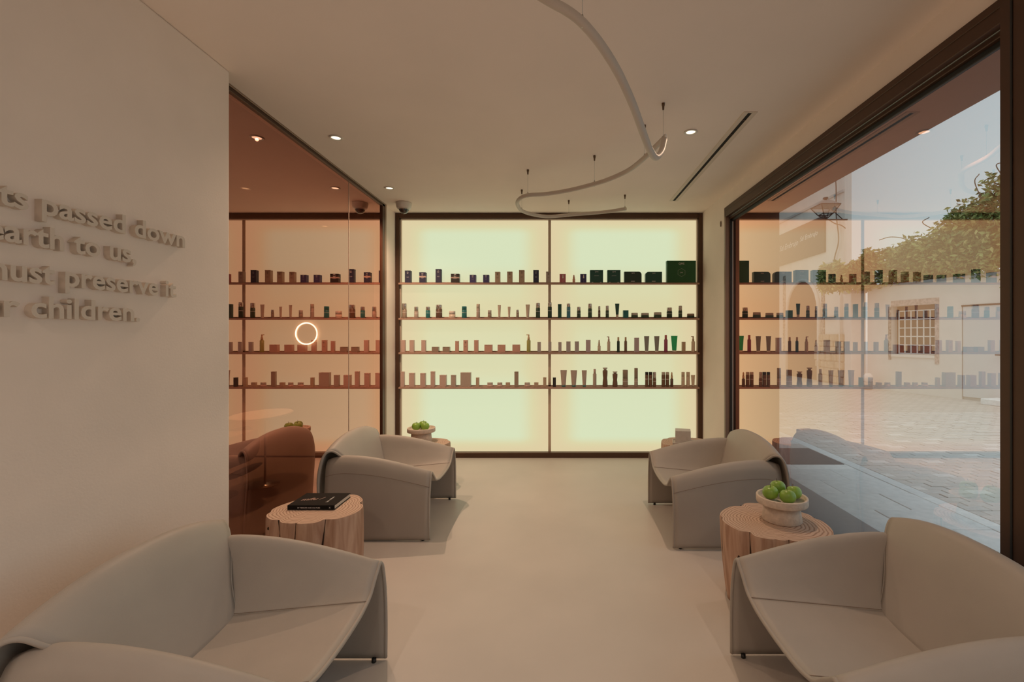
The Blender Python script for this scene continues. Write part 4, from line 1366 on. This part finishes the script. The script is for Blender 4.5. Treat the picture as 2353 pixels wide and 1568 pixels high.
# ---- wrought iron street lantern on the corner
IRON = mat('wrought_iron', (0.03, 0.03, 0.03), .6)
LGL = mat('lantern_glass', (0.55, 0.53, 0.48), .15, alpha=.35)
ln = thing('street_lantern', 'wrought-iron bracket lantern fixed to the corner house', 'lantern')
LY = 13.22
ln.location = at_y(1897, 505, LY)
u_ = LY / F
MB().cyl((-20 * u_, 0, 0), (50 * u_, 0, 0), .02, .02, 8).build('bracket_bar', IRON, ln)
MB().cyl((10 * u_, 0, 27 * u_), (40 * u_, 0, 0), .012, .012, 6).build('bracket_stay', IRON, ln)
MB().tube(crom([(8 * u_, 0, -.01), (22 * u_, 0, -9 * u_), (36 * u_, 0, -13 * u_), (46 * u_, 0, -20 * u_)], 6), .014, 6).build('bracket_scroll', IRON, ln)
b0, b1, z0, z1 = 11 * u_, 22 * u_, 12 * u_, 31 * u_
for sx in (-1, 1):
    for sy in (-1, 1):
        MB().cyl((sx * b0, sy * b0, z0), (sx * b1, sy * b1, z1), .014, .014, 6).build('lantern_post', IRON, ln)
        MB().cyl((sx * b0, sy * b0, z0), (0, 0, 0), .014, .014, 6).build('lantern_cradle', IRON, ln)
for b, z in ((b0, z0), (b1, z1)):
    MB().tube([(-b, -b, z), (b, -b, z), (b, b, z), (-b, b, z)], .014, 5, closed=True).build('lantern_rim', IRON, ln)
MB().add([(-b1, -b1, z1), (b1, -b1, z1), (b1, b1, z1), (-b1, b1, z1), (-8 * u_, -8 * u_, 43 * u_), (8 * u_, -8 * u_, 43 * u_), (8 * u_, 8 * u_, 43 * u_), (-8 * u_, 8 * u_, 43 * u_)],
         [(0, 1, 5, 4), (1, 2, 6, 5), (2, 3, 7, 6), (3, 0, 4, 7), (4, 5, 6, 7)]).build('lantern_roof', mat('lantern_zinc', (.22, .215, .205), .5), ln)
MB().lathe([(0, 43 * u_), (4 * u_, 43 * u_), (3 * u_, 47 * u_), (6 * u_, 48 * u_), (5 * u_, 51 * u_), (0, 52 * u_)], 12).build('lantern_finial', IRON, ln)
for s in range(4):
    q = [(-b0, -b0, z0), (b0, -b0, z0), (b1, -b1, z1), (-b1, -b1, z1)]
    rot = Matrix.Rotation(s * math.pi / 2, 3, 'Z')
    MB().add([rot @ Vector(p) for p in q], [(0, 1, 2, 3)]).build('lantern_pane', LGL, ln)

# ---- garden wall with barred window and white door
A, B = Vector((8.42, 12.65, 0)), Vector((9.60, 8.30, 0))
gw = thing('street_garden_wall', 'low whitewashed wall with barred window across the street', 'wall', A, math.atan2(B.y - A.y, B.x - A.x))
LW = (B - A).length
w0, w1, wz0, wz1 = .67, 1.75, .94, 2.20
HW = 2.72
for a, b in (((0, 0, 0), (w0, .3, HW)), ((w1, 0, 0), (2.32, .3, HW)), ((w0, 0, 0), (w1, .3, wz0)), ((w0, 0, wz1), (w1, .3, HW)), ((2.32, 0, 2.12), (LW, .3, HW)), ((2.32, .05, 0), (LW, .3, 2.12))):
    MB().box(a, b).build('wall_masonry', WHITEWASH, gw)
COPE = mat('grey_coping', (0.42, 0.42, 0.40), .8, noise=.1)
q = 0
while q < LW:
    MB().bbox((q + .004, -.06, HW), (min(q + .45, LW) - .004, .36, HW + .06), .01, 1).build('coping_stone', COPE, gw)
    q += .45
MB().box((w0, .20, wz0), (w1, .22, wz1)).build('dark_window_pane', mat('dark_window', (.02, .018, .016), .15), gw)
for i in range(7):
    x = w0 + .14 + (w1 - w0 - .16) * i / 6
    MB().box((x - .012, .08, wz0 + .06), (x + .012, .10, wz1 - .12)).build('grille_bar', WHITEWASH, gw)
for i in range(6):
    z = wz0 + .07 + (wz1 - wz0 - .20) * i / 5
    MB().box((w0 + .13, .085, z - .012), (w1 - .01, .105, z + .012)).build('grille_crossbar', WHITEWASH, gw)
MB().box((w0 + .02, -.03, wz0 - .02), (w1, .2, wz0 + .05)).build('window_sill', WHITEWASH, gw)
for a, b in (((w0 - .07, -.012, wz0 - .1), (w0 - .0, .0, wz1)), ((w1, -.012, wz0 - .15), (w1 + .09, .0, wz1 + .14)), ((w0, -.012, wz1), (w1, .0, wz1 + .14))):
    MB().box(a, b).build('tile_border', TILE if a[0] < w0 else mat('pink_tile', (.50, .40, .36), .6, noise=.3, nscale=16), gw)
DOORW = mat('white_metal_door', (0.66, 0.67, 0.66), .5)
MB().bbox((2.34, .0, .10), (3.30, .05, 2.10), .005, 1).build('door_leaf', DOORW, gw)
MB().bbox((3.31, .0, .10), (LW, .05, 2.10), .005, 1).build('door_leaf', DOORW, gw)
MB().box((2.32, -.02, 2.10), (LW, .06, 2.13)).build('door_drip', IRON, gw)
MB().cyl((2.98, -.04, 1.05), (3.10, -.04, 1.05), .012).build('door_handle', IRON, gw)
MB().cyl((3.14, -.04, 1.05), (3.22, -.04, 1.05), .012).build('door_bolt', IRON, gw)
MB().bbox((3.0, -.5, .04), (3.5, -.02, .16), .01, 1).build('door_step', SLABM[3], gw)
pl = thing('wall_pilaster', 'square white pillar where the garden wall meets the corner house', 'pillar', (8.27, 12.95, 0))
MB().bbox((-.20, -.15, 0), (.20, .15, 2.62), .01, 1).build('pillar_shaft', WHITEWASH, pl)
MB().bbox((-.23, -.18, 2.62), (.23, .18, 2.72), .01, 1).build('pillar_cap', COPE, pl)
bo = thing('round_bollard', 'small round white bollard at the foot of the garden wall', 'bollard', (8.20, 12.30, GZ))
MB().lathe([(0, 0), (.10, 0), (.10, .22), (.12, .26), (.11, .34), (.06, .40), (0, .41)], 16).build('bollard_post', WHITEWASH, bo)
MB().lathe([(.101, .18), (.108, .19), (.101, .2)], 16).build('bollard_ring', COPE, bo)

# ---- vine tumbling over the garden wall
vn = thing('flowering_vine', 'dense leafy green vine tumbling over the garden wall', 'vine', (8.9, 11.4, HW))
rv = random.Random(21)
TOP = [(1890, 618), (1950, 590), (2000, 575), (2050, 562), (2090, 552), (2130, 530), (2170, 495), (2200, 462), (2240, 440), (2262, 408), (2300, 392), (2330, 372), (2400, 350), (2500, 340)]
BOT = [(1890, 668), (1950, 664), (2000, 664), (2050, 652), (2130, 642), (2200, 632), (2300, 640), (2330, 655), (2500, 650)]


def interp(tab, x):
    if x <= tab[0][0]:
        return tab[0][1]
    for (x0, y0), (x1, y1) in zip(tab[:-1], tab[1:]):
        if x0 <= x <= x1:
            return y0 + (y1 - y0) * (x - x0) / (x1 - x0)
    return tab[-1][1]


vv, vf, vm = [], [], []
vo = Vector((8.9, 11.4, HW))
axis = (B - A).normalized(); nrm_ = Vector((axis.y, -axis.x, 0))      # towards the street when negative
if nrm_.x > 0:
    nrm_ = -nrm_
for i in range(26000):
    px = rv.uniform(1885, 2500)
    # the wall line seen along this direction fixes how far away the mass hangs
    k_ = (px - CX) / F
    s = (A.x - k_ * A.y) / (k_ * axis.y - axis.x)
    depth_in = rv.uniform(-.25, 1.1)
    base = A + axis * s - nrm_ * depth_in
    if s < .15:                 # over the pillar, in front of the corner house
        yv = rv.uniform(12.2, 12.75)
        base = Vector((k_ * yv, yv, 0)); depth_in = -.1
    zt = CAMZ + (CY - interp(TOP, px)) * base.y / F
    zb_ = CAMZ + (CY - interp(BOT, px)) * base.y / F
    f = rv.random() ** .8
    edge = 1 - .45 * (abs(depth_in - .35) / .8) ** 2
    z = zb_ + (zt - zb_) * f * edge + rv.uniform(-.05, .05) + (.12 * math.sin(px * .07) + .08 * math.sin(px * .19)) * f
    if depth_in > .0 and z < HW - .1 and rv.random() < .8:
        continue
    c = Vector((base.x, base.y, z)) - vo
    L = rv.uniform(.09, .17); wd = L * rv.uniform(.38, .55)
    d = Vector((rv.gauss(0, 1), rv.gauss(0, 1), rv.gauss(-.35, .6))).normalized()
    sd_ = d.cross(Vector((rv.gauss(0, 1), rv.gauss(0, 1), rv.gauss(0, 1)))).normalized()
    up = d.cross(sd_)
    o_ = len(vv)
    vv += [c, c + d * L * .45 + sd_ * wd * .5 + up * L * .08, c + d * L, c + d * L * .45 - sd_ * wd * .5 + up * L * .08]
    vf += [(o_, o_ + 1, o_ + 2), (o_, o_ + 2, o_ + 3)]
    mi = rv.choice([0, 1, 1, 2]); vm += [mi, mi]
me = bpy.data.meshes.new('vine_foliage'); me.from_pydata([tuple(v) for v in vv], [], vf)
me.polygons.foreach_set('material_index', vm)
for i, c in enumerate(((.10, .17, .05), (.22, .28, .08), (.34, .34, .12))):
    me.materials.append(mat('vine_leaf_%d' % i, c, .6))
o = obj('vine_foliage', me, None, vn); o['kind'] = 'stuff'
for pts in ([(2020, 552, 12.3), (2045, 545, 12.2), (2075, 548, 12.1), (2095, 560, 12.0)], [(2262, 470, 9.9), (2240, 420, 9.9), (2250, 400, 9.9)], [(2150, 530, 11), (2120, 512, 11), (2135, 500, 11)],
            [(2300, 400, 9.7), (2290, 378, 9.7), (2322, 372, 9.6)]):
    MB().tube([p - vo for p in crom([at_y(*p) for p in pts], 6)], .010, 5).build('vine_stem', mat('vine_wood', (.16, .12, .08), .9), vn)
